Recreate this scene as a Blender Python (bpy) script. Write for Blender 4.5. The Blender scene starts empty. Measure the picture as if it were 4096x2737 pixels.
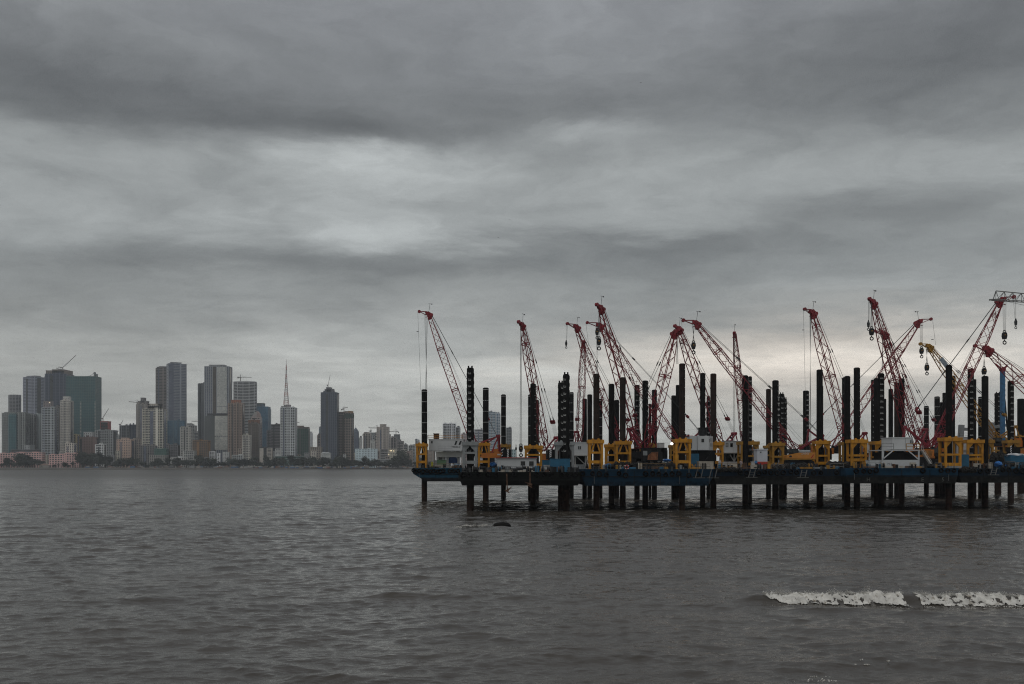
import bpy, math, random
import numpy as np
from mathutils import Vector, Matrix, noise as mnoise
rnd = random.Random(7)
PI = math.pi
sc = bpy.context.scene
col = sc.collection

# ------------------------------------------------------------------ camera
F = 4096 * 35 / 36.0            # focal length in photo pixels
CAMZ, HY = 9.0, 1863.0          # eye height above the water, horizon row
cam_d = bpy.data.cameras.new("camera"); cam_d.lens = 35; cam_d.sensor_width = 36
cam_d.shift_y = (HY - 1368.5) / 4096
cam_d.clip_start = 1; cam_d.clip_end = 20000
cam = bpy.data.objects.new("camera", cam_d); col.objects.link(cam)
cam.location = (0, 0, CAMZ); cam.rotation_euler = (PI / 2, 0, 0)
sc.camera = cam
sc.view_settings.view_transform = 'Standard'; sc.view_settings.look = 'None'
sc.cycles.filter_width = 1.1; sc.cycles.denoising_prefilter = 'NONE'
sc.view_settings.exposure = 0.16; sc.view_settings.gamma = 1

def P(x, y, d):
    return Vector(((x - 2048) * d / F, d, CAMZ + (HY - y) * d / F))
def PX(x, d): return (x - 2048) * d / F
def PZ(y, d): return CAMZ + (HY - y) * d / F

# ------------------------------------------------------------------ world: overcast cloud deck over a daylight sky
SUN_EL, SUN_AZ = math.radians(58), math.radians(-150)
world = bpy.data.worlds.new("World"); sc.world = world; world.use_nodes = True
nt = world.node_tree; nt.nodes.clear(); L = nt.links.new
def N(t, **kw):
    n = nt.nodes.new(t)
    for k, v in kw.items():
        if k == 'ins':
            for i, val in v.items(): n.inputs[i].default_value = val
        else: setattr(n, k, v)
    return n
def MA(op, a, b=None, c=None, clamp=False):
    n = N('ShaderNodeMath', operation=op); n.use_clamp = clamp
    for i, v in enumerate((a, b, c)):
        if v is None: continue
        if isinstance(v, (int, float)): n.inputs[i].default_value = v
        else: L(v, n.inputs[i])
    return n.outputs[0]
out = N('ShaderNodeOutputWorld'); bg = N('ShaderNodeBackground'); bg.inputs[1].default_value = 0.1
L(bg.outputs[0], out.inputs[0])
sky = N('ShaderNodeTexSky', sky_type='NISHITA'); sky.sun_disc = False
sky.sun_elevation = SUN_EL; sky.sun_rotation = SUN_AZ
tc = N('ShaderNodeTexCoord'); sep = N('ShaderNodeSeparateXYZ'); L(tc.outputs['Generated'], sep.inputs[0])
dx, dy, dz = sep.outputs
az = MA('ARCTAN2', dx, dy)
hor = MA('SQRT', MA('ADD', MA('MULTIPLY', dx, dx), MA('MULTIPLY', dy, dy)))
el = MA('DIVIDE', dz, MA('MAXIMUM', hor, 0.05))
# perspective cloud plane coordinates
pz = MA('ADD', MA('MAXIMUM', dz, 0.0), 0.10)
cp = N('ShaderNodeCombineXYZ'); L(MA('DIVIDE', dx, pz), cp.inputs[0]); L(MA('DIVIDE', dy, pz), cp.inputs[1])
def noise(vec, scale, detail, rough=.55, dist=0, mapsc=(1, 1, 1), off=(0, 0, 0)):
    m = N('ShaderNodeMapping'); m.inputs['Scale'].default_value = mapsc; m.inputs['Location'].default_value = off
    L(vec, m.inputs['Vector'])
    n = N('ShaderNodeTexNoise'); n.inputs['Scale'].default_value = scale; n.inputs['Detail'].default_value = detail
    n.inputs['Roughness'].default_value = rough; n.inputs['Distortion'].default_value = dist
    L(m.outputs[0], n.inputs['Vector']); return n
wn = noise(cp.outputs[0], 1.5, 8, .6, .2, (.75, 1, 1), (3, 1, 0))
wsep = N('ShaderNodeSeparateColor'); L(wn.outputs['Color'], wsep.inputs[0])
uw = MA('ADD', az, MA('MULTIPLY', MA('SUBTRACT', wsep.outputs[0], .5), .36))
vw = MA('ADD', el, MA('MULTIPLY', MA('SUBTRACT', wsep.outputs[1], .5), MA('MULTIPLY_ADD', el, .36, .012)))
uv = N('ShaderNodeCombineXYZ'); L(uw, uv.inputs[0]); L(vw, uv.inputs[1])
# elevation profile of the cloud deck (luminance), elevation = tan(angle)
ramp = N('ShaderNodeValToRGB'); L(MA('MULTIPLY', vw, 1.0, None), ramp.inputs[0])
stops = [(0.0, .42), (.04, .45), (.07, .47), (.10, .47), (.116, .42), (.141, .335), (.166, .275), (.187, .250), (.202, .26), (.229, .325), (.267, .325), (.292, .29), (.317, .22), (.367, .175), (.418, .20), (.468, .25), (.6, .32), (1.0, .36)]
els = ramp.color_ramp.elements
while len(els) < len(stops): els.new(.5)
for e, (p, v) in zip(els, stops): e.position = p; e.color = (v, v, v, 1)
acc = MA('MULTIPLY', ramp.outputs[0], 1.0)
def pxdir(x, y):
    a = math.atan((x - 2048) / F); return a, (HY - y) / F * math.cos(a)
blobs = [  # x, y, half width px, half height px, luminance change
    (1560, 690, 520, 110, .13), (1350, 880, 560, 150, .09), (1290, 630, 260, 70, .16), (1500, 960, 420, 70, .09), (2330, 560, 340, 60, .10), (2500, 760, 380, 70, .04), (700, 780, 900, 120, -.03), (80, 960, 300, 60, .04),
    (800, 440, 1000, 190, -.05), (1300, 520, 700, 60, -.04), (200, 380, 700, 260, -.015), (1650, 500, 700, 90, -.03), (200, 20, 700, 170, .04),
    (3700, 180, 900, 330, -.04), (2500, 620, 800, 160, .03), (2450, 200, 900, 200, .03), (3750, 600, 700, 110, .06),
    (2500, 1000, 800, 110, -.11), (3700, 820, 800, 120, -.11), (3200, 960, 900, 80, -.04), (2300, 820, 600, 90, -.03),
    (3600, 1130, 900, 80, .05), (3400, 1410, 1200, 150, .16), (3300, 1440, 700, 60, .15), (2600, 1480, 900, 130, .09),
    (2900, 1290, 900, 60, -.04), (1500, 1500, 600, 110, .06), (100, 1450, 900, 330, -.10), (150, 1200, 700, 120, -.04), (1000, 1060, 1300, 80, -.07), (2048, 1120, 1500, 60, -.02),
    (2700, 1560, 1800, 100, .06), (3900, 1430, 600, 60, .10), (3000, 1440, 200, 18, -.10), (3500, 1500, 300, 20, -.08), (600, 1320, 900, 60, -.03)]
for (x, y, sx, sy, amp) in blobs:
    a, e = pxdir(x, y)
    m = N('ShaderNodeMapping', vector_type='POINT')
    s1, s2 = F / (sx * 1.25), F / (sy * 1.25)
    m.inputs['Scale'].default_value = (s1, s2, 1); m.inputs['Location'].default_value = (-a * s1, -e * s2, 0)
    L(uv.outputs[0], m.inputs['Vector'])
    ln = N('ShaderNodeVectorMath', operation='LENGTH'); L(m.outputs[0], ln.inputs[0])
    mr = N('ShaderNodeMapRange', interpolation_type='SMOOTHSTEP'); mr.inputs['To Min'].default_value = amp; mr.inputs['To Max'].default_value = 0
    L(ln.outputs[1], mr.inputs['Value'])
    acc = MA('ADD', acc, mr.outputs[0])
n1 = noise(cp.outputs[0], .9, 7, .55, .3, (.8, 1.0, 1)); n2 = noise(cp.outputs[0], 2.4, 9, .58, .6, (1.0, .95, 1), (5, 2, 0))
nn = MA('ADD', MA('MULTIPLY', MA('SUBTRACT', n1.outputs[0], .5), .62), MA('MULTIPLY', MA('SUBTRACT', n2.outputs[0], .5), .56))
n3 = noise(uv.outputs[0], 8, 7, .6, .6, (1, 2.3, 1), (1, 7, 0))
nn = MA('ADD', nn, MA('MULTIPLY', MA('SUBTRACT', n3.outputs[0], .5), .50))
n4 = noise(uv.outputs[0], 15, 9, .60, .8, (1, 1.8, 1), (4, 2, 0))
nn = MA('ADD', nn, MA('MULTIPLY', MA('SUBTRACT', n4.outputs[0], .5), .44))
lum = MA('MAXIMUM', MA('MULTIPLY', acc, MA('ADD', 1.0, nn)), .03)
# warm tint in the bright gap low on the right, cool elsewhere
wa, we = pxdir(3250, 1450)
m = N('ShaderNodeMapping'); s1, s2 = F / 1700, F / 330
m.inputs['Scale'].default_value = (s1, s2, 1); m.inputs['Location'].default_value = (-wa * s1, -we * s2, 0); L(uv.outputs[0], m.inputs['Vector'])
ln = N('ShaderNodeVectorMath', operation='LENGTH'); L(m.outputs[0], ln.inputs[0])
mr = N('ShaderNodeMapRange', interpolation_type='SMOOTHSTEP'); mr.inputs['To Min'].default_value = 1; mr.inputs['To Max'].default_value = 0; L(ln.outputs[1], mr.inputs['Value'])
low = N('ShaderNodeMapRange'); low.inputs[1].default_value = .10; low.inputs[2].default_value = .20; L(vw, low.inputs[0])
basec = N('ShaderNodeMix', data_type='RGBA'); basec.inputs[6].default_value = (.985, 1.0, .955, 1); L(low.outputs[0], basec.inputs[0])
hi = N('ShaderNodeMapRange'); hi.inputs[1].default_value = .30; hi.inputs[2].default_value = .48; L(vw, hi.inputs[0])
hc = N('ShaderNodeMix', data_type='RGBA'); hc.inputs[6].default_value = (.95, 1.0, .995, 1); hc.inputs[7].default_value = (.955, .995, 1.05, 1); L(hi.outputs[0], hc.inputs[0]); L(hc.outputs[2], basec.inputs[7])
tint = N('ShaderNodeMix', data_type='RGBA'); L(basec.outputs[2], tint.inputs[6]); tint.inputs[7].default_value = (1.08, .985, .87, 1)
L(mr.outputs[0], tint.inputs[0])
brt = N('ShaderNodeMapRange'); brt.inputs[1].default_value = .27; brt.inputs[2].default_value = .45; L(lum, brt.inputs[0])
wf = MA('MULTIPLY', mr.outputs[0], MA('MULTIPLY_ADD', brt.outputs[0], .7, .3)); L(wf, tint.inputs[0])
vs = N('ShaderNodeVectorMath', operation='SCALE'); L(tint.outputs[2], vs.inputs[0]); L(MA('MULTIPLY', lum, 10.0), vs.inputs[3])
cm = N('ShaderNodeMix', data_type='RGBA'); cm.inputs[0].default_value = .96
L(sky.outputs[0], cm.inputs[6]); L(vs.outputs[0], cm.inputs[7]); L(cm.outputs[2], bg.inputs[0])

sun_d = bpy.data.lights.new("sun", 'SUN'); sun_d.energy = 0.5; sun_d.angle = math.radians(40); sun_d.color = (1, .97, .93)
sun = bpy.data.objects.new("sun", sun_d); col.objects.link(sun)
sdir = Vector((math.sin(SUN_AZ) * math.cos(SUN_EL), math.cos(SUN_AZ) * math.cos(SUN_EL), math.sin(SUN_EL)))
sun.rotation_euler = sdir.to_track_quat('Z', 'Y').to_euler()

# ------------------------------------------------------------------ materials
MATS = {}
def M(name, c, rough=.65, metal=0.0, var=.3, scale=1.2, streak=0.0, sc_col=(.10, .045, .02), spec=.4, stretch=(1, 1, 1)):
    if name in MATS: return MATS[name]
    m = bpy.data.materials.new(name); m.use_nodes = True; t = m.node_tree; b = t.nodes['Principled BSDF']
    b.inputs['Roughness'].default_value = rough; b.inputs['Metallic'].default_value = metal
    b.inputs['Specular IOR Level'].default_value = spec
    g = t.nodes.new('ShaderNodeNewGeometry')
    mp = t.nodes.new('ShaderNodeMapping'); mp.inputs['Scale'].default_value = stretch; t.links.new(g.outputs['Position'], mp.inputs[0])
    n = t.nodes.new('ShaderNodeTexNoise'); n.inputs['Scale'].default_value = scale; n.inputs['Detail'].default_value = 5
    t.links.new(mp.outputs[0], n.inputs['Vector'])
    r = t.nodes.new('ShaderNodeValToRGB'); t.links.new(n.outputs[0], r.inputs[0])
    lo = tuple(x * (1 - var) for x in c); hi = tuple(min(1, x * (1 + var)) for x in c)
    r.color_ramp.elements[0].position = .3; r.color_ramp.elements[0].color = (*lo, 1)
    r.color_ramp.elements[1].position = .7; r.color_ramp.elements[1].color = (*hi, 1)
    last = r.outputs[0]
    if streak > 0:
        m2 = t.nodes.new('ShaderNodeMapping'); m2.inputs['Scale'].default_value = (1.6, 1.6, .16); t.links.new(g.outputs['Position'], m2.inputs[0])
        n2 = t.nodes.new('ShaderNodeTexNoise'); n2.inputs['Scale'].default_value = 1.7; n2.inputs['Detail'].default_value = 6; n2.inputs['Roughness'].default_value = .65
        t.links.new(m2.outputs[0], n2.inputs['Vector'])
        k = t.nodes.new('ShaderNodeMapRange'); k.inputs[1].default_value = .70 - streak * .35; k.inputs[2].default_value = .80 - streak * .25
        t.links.new(n2.outputs[0], k.inputs[0])
        x = t.nodes.new('ShaderNodeMix'); x.data_type = 'RGBA'; x.inputs[7].default_value = (*sc_col, 1)
        t.links.new(k.outputs[0], x.inputs[0]); t.links.new(last, x.inputs[6]); last = x.outputs[2]
    t.links.new(last, b.inputs['Base Color'])
    MATS[name] = m; return m
def zband(m, z0, c2, soft=.25):
    """second coat of paint / rust below height z0 of the world"""
    t = m.node_tree; b = t.nodes['Principled BSDF']; lk = b.inputs['Base Color'].links[0]; src = lk.from_socket
    g = t.nodes.new('ShaderNodeNewGeometry'); s = t.nodes.new('ShaderNodeSeparateXYZ'); t.links.new(g.outputs['Position'], s.inputs[0])
    n = t.nodes.new('ShaderNodeTexNoise'); n.inputs['Scale'].default_value = .8; n.inputs['Detail'].default_value = 6; t.links.new(g.outputs['Position'], n.inputs['Vector'])
    a = t.nodes.new('ShaderNodeMath'); a.operation = 'MULTIPLY_ADD'; a.inputs[1].default_value = soft * 2; t.links.new(n.outputs[0], a.inputs[0]); t.links.new(s.outputs[2], a.inputs[2])
    k = t.nodes.new('ShaderNodeMapRange'); k.inputs[1].default_value = z0; k.inputs[2].default_value = z0 + soft; t.links.new(a.outputs[0], k.inputs[0])
    n3 = t.nodes.new('ShaderNodeTexNoise'); n3.inputs['Scale'].default_value = 1.4; n3.inputs['Detail'].default_value = 6; t.links.new(g.outputs['Position'], n3.inputs['Vector'])
    r = t.nodes.new('ShaderNodeValToRGB'); r.color_ramp.elements[0].position = .35; r.color_ramp.elements[1].position = .7
    r.color_ramp.elements[0].color = (*[x * .5 for x in c2], 1); r.color_ramp.elements[1].color = (*[x * 1.5 for x in c2], 1)
    t.links.new(n3.outputs[0], r.inputs[0])
    x = t.nodes.new('ShaderNodeMix'); x.data_type = 'RGBA'
    t.links.new(k.outputs[0], x.inputs[0]); t.links.new(r.outputs[0], x.inputs[6]); t.links.new(src, x.inputs[7])
    t.links.new(x.outputs[2], b.inputs['Base Color'])
    return m
def glaz(name, c, c2, cell=(3.2, 3.2, 3.5), rough=.25, spec=.5):
    if name in MATS: return MATS[name]
    m = bpy.data.materials.new(name); m.use_nodes = True; t = m.node_tree; b = t.nodes['Principled BSDF']
    b.inputs['Roughness'].default_value = rough; b.inputs['Specular IOR Level'].default_value = spec
    g = t.nodes.new('ShaderNodeTexCoord')
    q = t.nodes.new('ShaderNodeVectorMath'); q.operation = 'DIVIDE'; q.inputs[1].default_value = cell; t.links.new(g.outputs['Object'], q.inputs[0])
    f = t.nodes.new('ShaderNodeVectorMath'); f.operation = 'FLOOR'; t.links.new(q.outputs[0], f.inputs[0])
    w = t.nodes.new('ShaderNodeTexWhiteNoise'); w.noise_dimensions = '3D'; t.links.new(f.outputs[0], w.inputs[0])
    n = t.nodes.new('ShaderNodeTexNoise'); n.inputs['Scale'].default_value = .035; t.links.new(g.outputs['Object'], n.inputs['Vector'])
    a = t.nodes.new('ShaderNodeMath'); a.operation = 'MULTIPLY_ADD'; a.inputs[1].default_value = .55; t.links.new(w.outputs[0], a.inputs[0])
    k = t.nodes.new('ShaderNodeMath'); k.operation = 'MULTIPLY_ADD'; k.inputs[1].default_value = 1.4; k.inputs[2].default_value = -.45; t.links.new(n.outputs[0], k.inputs[0]); t.links.new(k.outputs[0], a.inputs[2])
    x = t.nodes.new('ShaderNodeMix'); x.data_type = 'RGBA'; x.clamp_factor = True; x.inputs[6].default_value = (*c, 1); x.inputs[7].default_value = (*c2, 1)
    t.links.new(a.outputs[0], x.inputs[0]); t.links.new(x.outputs[2], b.inputs['Base Color'])
    MATS[name] = m; return m
def emis(name, c, s):
    m = bpy.data.materials.new(name); m.use_nodes = True; b = m.node_tree.nodes['Principled BSDF']
    b.inputs['Base Color'].default_value = (*c, 1); b.inputs['Emission Color'].default_value = (*c, 1); b.inputs['Emission Strength'].default_value = s
    MATS[name] = m; return m

# ------------------------------------------------------------------ mesh builder
class MB:
    def __init__(s): s.v = []; s.f = []; s.mi = []; s.m = 0
    def add(s, vs, fs):
        o = len(s.v); s.v.extend([tuple(v) for v in vs]); s.f.extend([tuple(i + o for i in f) for f in fs]); s.mi.extend([s.m] * len(fs))
    def hexa(s, p): s.add(p, [(0, 3, 2, 1), (4, 5, 6, 7), (0, 1, 5, 4), (1, 2, 6, 5), (2, 3, 7, 6), (3, 0, 4, 7)])
    def box(s, x0, x1, y0, y1, z0, z1):
        s.hexa([(x0, y0, z0), (x1, y0, z0), (x1, y1, z0), (x0, y1, z0), (x0, y0, z1), (x1, y0, z1), (x1, y1, z1), (x0, y1, z1)])
    def obox(s, c, ax, hs):
        a, b, cc = [Vector(v) * h for v, h in zip(ax, hs)]; c = Vector(c)
        s.hexa([c - a - b - cc, c + a - b - cc, c + a + b - cc, c - a + b - cc, c - a - b + cc, c + a - b + cc, c + a + b + cc, c - a + b + cc])
    def bar(s, p, q, w, h=None):
        p, q = Vector(p), Vector(q); u = q - p
        if u.length < 1e-6: return
        u.normalize(); r = Vector((0, 0, 1)) if abs(u.z) < .95 else Vector((0, 1, 0))
        a = u.cross(r).normalized(); b = a.cross(u); h = h or w; a *= w / 2; b *= h / 2
        s.add([p - a - b, p + a - b, p + a + b, p - a + b, q - a - b, q + a - b, q + a + b, q - a + b],
              [(0, 3, 2, 1), (4, 5, 6, 7), (0, 1, 5, 4), (1, 2, 6, 5), (2, 3, 7, 6), (3, 0, 4, 7)])
    def tube(s, p, q, r, n=10, r2=None, caps=True):
        p, q = Vector(p), Vector(q); u = (q - p).normalized(); e = Vector((0, 0, 1)) if abs(u.z) < .95 else Vector((0, 1, 0))
        a = u.cross(e).normalized(); b = a.cross(u); r2 = r if r2 is None else r2
        c = [(math.cos(2 * PI * i / n), math.sin(2 * PI * i / n)) for i in range(n)]
        vs = [p + a * r * x + b * r * y for x, y in c] + [q + a * r2 * x + b * r2 * y for x, y in c]
        fs = [(i, (i + 1) % n, n + (i + 1) % n, n + i) for i in range(n)]
        if caps: fs += [tuple(range(n))[::-1], tuple(range(n, 2 * n))]
        s.add(vs, fs)
    def prism(s, pts, ax, ay, az_, o, half):
        """polygon pts (i,j) in plane ax,ay at o, extruded +-half along az_"""
        ax, ay, az_, o = Vector(ax), Vector(ay), Vector(az_), Vector(o); n = len(pts)
        vs = [o + ax * i + ay * j - az_ * half for i, j in pts] + [o + ax * i + ay * j + az_ * half for i, j in pts]
        s.add(vs, [tuple(range(n)), tuple(range(2 * n - 1, n - 1, -1))] + [((i + 1) % n, i, n + i, n + (i + 1) % n) for i in range(n)])
    def torus(s, c, ax, R, r, n=18, m=7, arc=None):
        c, ax = Vector(c), Vector(ax).normalized(); e = Vector((0, 0, 1)) if abs(ax.z) < .9 else Vector((1, 0, 0))
        a = ax.cross(e).normalized(); b = a.cross(ax); vs = []; fs = []
        for i in range(n):
            t = 2 * PI * i / n; d = a * math.cos(t) + b * math.sin(t)
            for j in range(m):
                p = 2 * PI * j / m; vs.append(c + d * (R + r * math.cos(p)) + ax * r * math.sin(p))
        for i in range(n):
            for j in range(m):
                fs.append((i * m + j, ((i + 1) % n) * m + j, ((i + 1) % n) * m + (j + 1) % m, i * m + (j + 1) % m))
        s.add(vs, fs)
    def blob(s, c, r, seed=0, n=9, amp=.3, sc=1.2):
        c = Vector(c); vs = []; fs = []; m = n * 2
        for i in range(n + 1):
            th = PI * i / n
            for j in range(m):
                ph = 2 * PI * j / m; d = Vector((math.sin(th) * math.cos(ph), math.sin(th) * math.sin(ph), math.cos(th)))
                k = 1 + amp * mnoise.fractal(d * sc + Vector((seed * 3.1, seed, 0)), 1, 2, 4) * 1.6
                vs.append(c + Vector((d.x * r[0], d.y * r[1], d.z * r[2])) * k)
        for i in range(n):
            for j in range(m): fs.append((i * m + j, i * m + (j + 1) % m, (i + 1) * m + (j + 1) % m, (i + 1) * m + j))
        s.add(vs, fs)
    def text(s, txt, c, h, ax=(1, 0, 0), ay=(0, 0, 1), t=.03, align='CENTER'):
        vs, fs = text_geo(txt); ax, ay, c = Vector(ax), Vector(ay), Vector(c)
        if not vs: return
        w = max(v[0] for v in vs); k = h / .72; off = -w / 2 if align == 'CENTER' else 0
        nrm = ax.cross(ay)
        s.add([c + ax * ((v[0] + off) * k) + ay * (v[1] * k) + nrm * (v[2]) for v in vs], fs)
    def build(s, name, mat, parent=None, smooth=False):
        me = bpy.data.meshes.new(name)
        o = ORG.get(parent.name, Vector()) if parent is not None else Vector()
        me.from_pydata([(v[0] - o[0], v[1] - o[1], v[2] - o[2]) for v in s.v] if o.length else s.v, [], s.f)
        if isinstance(mat, (list, tuple)):
            for m_ in mat: me.materials.append(m_)
        else: me.materials.append(mat)
        if any(s.mi): me.polygons.foreach_set('material_index', s.mi)
        if smooth: me.polygons.foreach_set('use_smooth', [True] * len(me.polygons))
        ob = bpy.data.objects.new(name, me); col.objects.link(ob)
        if parent is not None: ob.parent = parent; ORG[ob.name] = o
        return ob
ORG = {}
_tx = {}
def text_geo(txt):
    if txt in _tx: return _tx[txt]
    cu = bpy.data.curves.new("lettering", 'FONT'); cu.body = txt; cu.size = 1; cu.resolution_u = 1; cu.extrude = .008
    ob = bpy.data.objects.new("lettering", cu); me = bpy.data.meshes.new_from_object(ob)
    vs = [tuple(v.co) for v in me.vertices]; fs = [tuple(p.vertices) for p in me.polygons]
    bpy.data.objects.remove(ob); bpy.data.curves.remove(cu); bpy.data.meshes.remove(me)
    _tx[txt] = (vs, fs); return _tx[txt]
def tag(o, label=None, cat=None, group=None, kind=None):
    if label: o['label'] = label
    if cat: o['category'] = cat
    if group: o['group'] = group
    if kind: o['kind'] = kind
    return o
def thing(name, loc, label, cat, group=None, rz=0, local=False):
    o = bpy.data.objects.new(name, None); col.objects.link(o); o.empty_display_size = 1; o.location = loc; o.rotation_euler = (0, 0, rz)
    ORG[o.name] = Vector() if local else Vector(loc)
    return tag(o, label, cat, group)
def struct(o): o['kind'] = 'structure'; return o
def copy_tree(o, parent=None):
    c = o.copy(); col.objects.link(c)
    if parent is not None: c.parent = parent
    for ch in list(KIDS.get(o.name, [])): copy_tree(ch, c)
    return c
KIDS = {}

red = M('red_crane_paint', (.20, .013, .021), .5, var=.3, scale=.8, streak=.15, sc_col=(.05, .015, .012))
redb = M('dark_red_steel', (.19, .010, .022), .5, var=.3)
ylw = M('yellow_frame_paint', (.47, .205, .010), .6, var=.25, scale=.8, streak=.42, sc_col=(.20, .08, .02))
ylw2 = M('dull_ochre_paint', (.34, .17, .02), .6, var=.25, scale=.7, streak=.4, sc_col=(.12, .05, .02))
gryf = M('grey_frame_paint', (.23, .24, .24), .6, var=.15, streak=.25, sc_col=(.12, .10, .08))
orng = M('orange_body_paint', (.42, .13, .015), .5, var=.25, scale=.7, streak=.2, sc_col=(.10, .05, .03))
blk = M('black_steel', (.009, .009, .0095), .7, spec=.15, var=.4, streak=.2, sc_col=(.035, .02, .012))
blk2 = M('dark_machinery', (.018, .018, .019), .6, spec=.2, var=.5, scale=2)
white = M('white_cabin_paint', (.50, .51, .51), .6, var=.06, scale=.5, streak=.18, sc_col=(.30, .25, .20))
white2 = M('dirty_white_steel', (.48, .47, .45), .6, var=.12, scale=.8, streak=.35, sc_col=(.22, .16, .12))
markw = M('white_marking', (.45, .45, .44), .7, var=.1)
glassd = M('dark_window_glass', (.012, .014, .016), .15, var=.3)
blue = M('blue_sheet_paint', (.02, .12, .21), .55, var=.15, streak=.25, sc_col=(.05, .07, .08))
tarp = M('blue_tarp', (.02, .13, .38), .5, var=.2)
rust = M('rusty_steel', (.10, .05, .028), .8, var=.5, scale=2)
rope = M('wire_rope', (.06, .065, .065), .5, var=.1)
ropeb = M('heavy_wire_rope', (.025, .027, .028), .5, var=.1)
rubber = M('tyre_rubber', (.006, .006, .0065), .95, var=.3, spec=.08)
heapm = M('dark_netting', (.018, .017, .015), .95, var=.6, scale=3)
green = M('green_machine_paint', (.09, .16, .09), .6, var=.2, streak=.2)
redp = M('bright_red_paint', (.40, .018, .015), .55, var=.15, streak=.15)
stripe_w = M('stripe_white', (.6, .6, .6), .6, var=.05)
concm = M('grey_concrete', (.22, .21, .20), .85, var=.15)
legm = zband(M('black_leg_paint', (.008, .0078, .0078), .8, var=.35, scale=.5, streak=.30, sc_col=(.026, .016, .012), spec=.12), 4.9, (.027, .014, .010), .8)
legb = zband(M('brown_leg_paint', (.026, .017, .014), .8, var=.35, scale=.5, streak=.35, sc_col=(.05, .022, .015), spec=.15), 4.9, (.027, .014, .010), .8)
timber = M('pale_crate_boards', (.40, .36, .30), .8, var=.12, scale=1.5, streak=.3, sc_col=(.2, .15, .1))

exec_parts = []
# ------------------------------------------------------------------ the sea
def main_crest(x, sin=math.sin, exp=math.exp):
    D = 9 * F / (2412 - HY); xa = PX(2960, D)
    yc = D - .035 * (x - xa) + .28 * sin(x * .35 + 1) + .12 * sin(x * 1.1) + .06 * sin(x * 2.9)
    hh = .62 / (1 + exp(-(x - xa) / 1.1)) * (.92 + .10 * sin(x * .9)) * (1 + .38 * exp(-((x - PX(3625, D)) / .75) ** 2) + .22 * exp(-((x - PX(3010, D)) / .9) ** 2))
    return yc, hh
def build_sea():
    rows = np.concatenate([np.geomspace(14, 34, 40, endpoint=False), np.geomspace(34, 480, 1300, endpoint=False), np.geomspace(480, 1600, 260, endpoint=False), np.geomspace(1600, 5200, 80)])
    t = np.concatenate([np.linspace(-1.6, -.60, 40, endpoint=False), np.linspace(-.60, .60, 800), np.linspace(.60, 1.6, 41)[1:]])
    Y, T = np.meshgrid(rows, t, indexing='ij'); X = Y * T
    X0, Y0 = X.copy(), Y.copy()
    r = np.random.RandomState(11)
    Z = np.zeros_like(X); DX = np.zeros_like(X); DY = np.zeros_like(X)
    dxs = np.maximum(Y * 1.24 / 820, np.gradient(rows)[:, None] * np.ones_like(Y) * .9)
    nW = 110
    lam = np.geomspace(.32, 11, nW)
    for i in range(nW):
        l = lam[i] * r.uniform(.93, 1.07); k = 2 * PI / l
        th = -PI / 2 + .12 + r.normal(0, .36 if l > 4 else .5)
        kx, ky = math.cos(th) * k, math.sin(th) * k; ph = r.uniform(0, 2 * PI)
        slope = .029 * (1.0 if l < 1.6 else (1.6 / l) ** .48) * (1 if l > .8 else .8)
        A = slope / k
        fade = np.clip((l / dxs - 2.2) / 2.2, 0, 1)
        mod = 1.0
        p = kx * X0 + ky * Y0 + ph
        s_, c_ = np.sin(p), np.cos(p)
        Z += A * fade * s_; DX += -A * fade * .85 * math.cos(th) * c_ * -1; DY += A * fade * .85 * math.sin(th) * c_
    # gusty patches
    g = 1 + .12 * np.sin(X0 * .11 + 1.3 * np.sin(Y0 * .05)) * np.sin(Y0 * .07 + X0 * .02) + .1 * np.sin(X0 * .031 - Y0 * .043 + 2)
    Z *= g
    # low swell crests (photo row, x range, height, front sharpness)
    def ridge(y0, xa, xb, h, w, slope=0.0, wob=.5):
        nonlocal Z
        d = (HY - y0); D = 9 * F / -d; xa, xb = PX(xa, D), PX(xb, D)
        yc = D + slope * (X0 - xa) + wob * np.sin(X0 * .23 + D) + .5 * wob * np.sin(X0 * .61 + 2 * D)
        q = (Y0 - yc); win = 1 / (1 + np.exp(-(X0 - xa) / 2.2)) / (1 + np.exp((X0 - xb) / 2.2))
        hh = 1.35 * h * win * ((.75 + .35 * np.sin(X0 * .8 + D) * np.sin(X0 * .31 + 1)) if h < .6 else 1)
        Z += hh * np.where(q < 0, np.exp(-(q / (w * .45)) ** 2), np.exp(-(q / w) ** 2))
        return D, yc
    # the small breaking wave at the right: same crest as main_crest() uses for the foam
    yc, hh = main_crest(X0, np.sin, np.exp); q = Y0 - yc
    Z *= 1 - .75 * np.exp(-(q / 2.2) ** 2) * np.clip(hh / .6, 0, 1)
    Z += hh * np.where(q < 0, np.exp(-(q / .85) ** 2), np.exp(-(q / 2.1) ** 2))
    ridge(2425, 2600, 3100, .18, 1.7, 0, .4)
    ridge(2392, 1250, 2050, .24, 2.2, .02); ridge(2405, 2050, 2800, .15, 1.6, 0)
    ridge(2148, 700, 1250, .22, 3.0, .02, 1.4); ridge(2109, 500, 900, .16, 3.0, 0, 1.2)
    ridge(2258, 900, 1600, .13, 2.4, 0); ridge(2525, 2500, 3450, .15, 1.3, .02); ridge(2560, 1000, 1600, .12, 1.2, .04)
    ridge(2655, 3000, 3700, .17, 1.1, .03); ridge(2665, 900, 1500, .13, 1.1, .03); ridge(2290, 2900, 4400, .10, 2.2)
    X = X0 + DX; Y = Y0 + DY
    # ease down to the land and flatten beyond it
    nr, nc = X.shape
    V = np.stack([X, Y, Z], -1).reshape(-1, 3).astype(np.float32)
    i = np.arange(nr - 1)[:, None] * nc + np.arange(nc - 1)[None, :]
    Q = np.stack([i, i + 1, i + nc + 1, i + nc], -1).reshape(-1, 4).astype(np.int32)
    me = bpy.data.meshes.new('sea'); me.vertices.add(len(V)); me.vertices.foreach_set('co', V.ravel())
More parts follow.
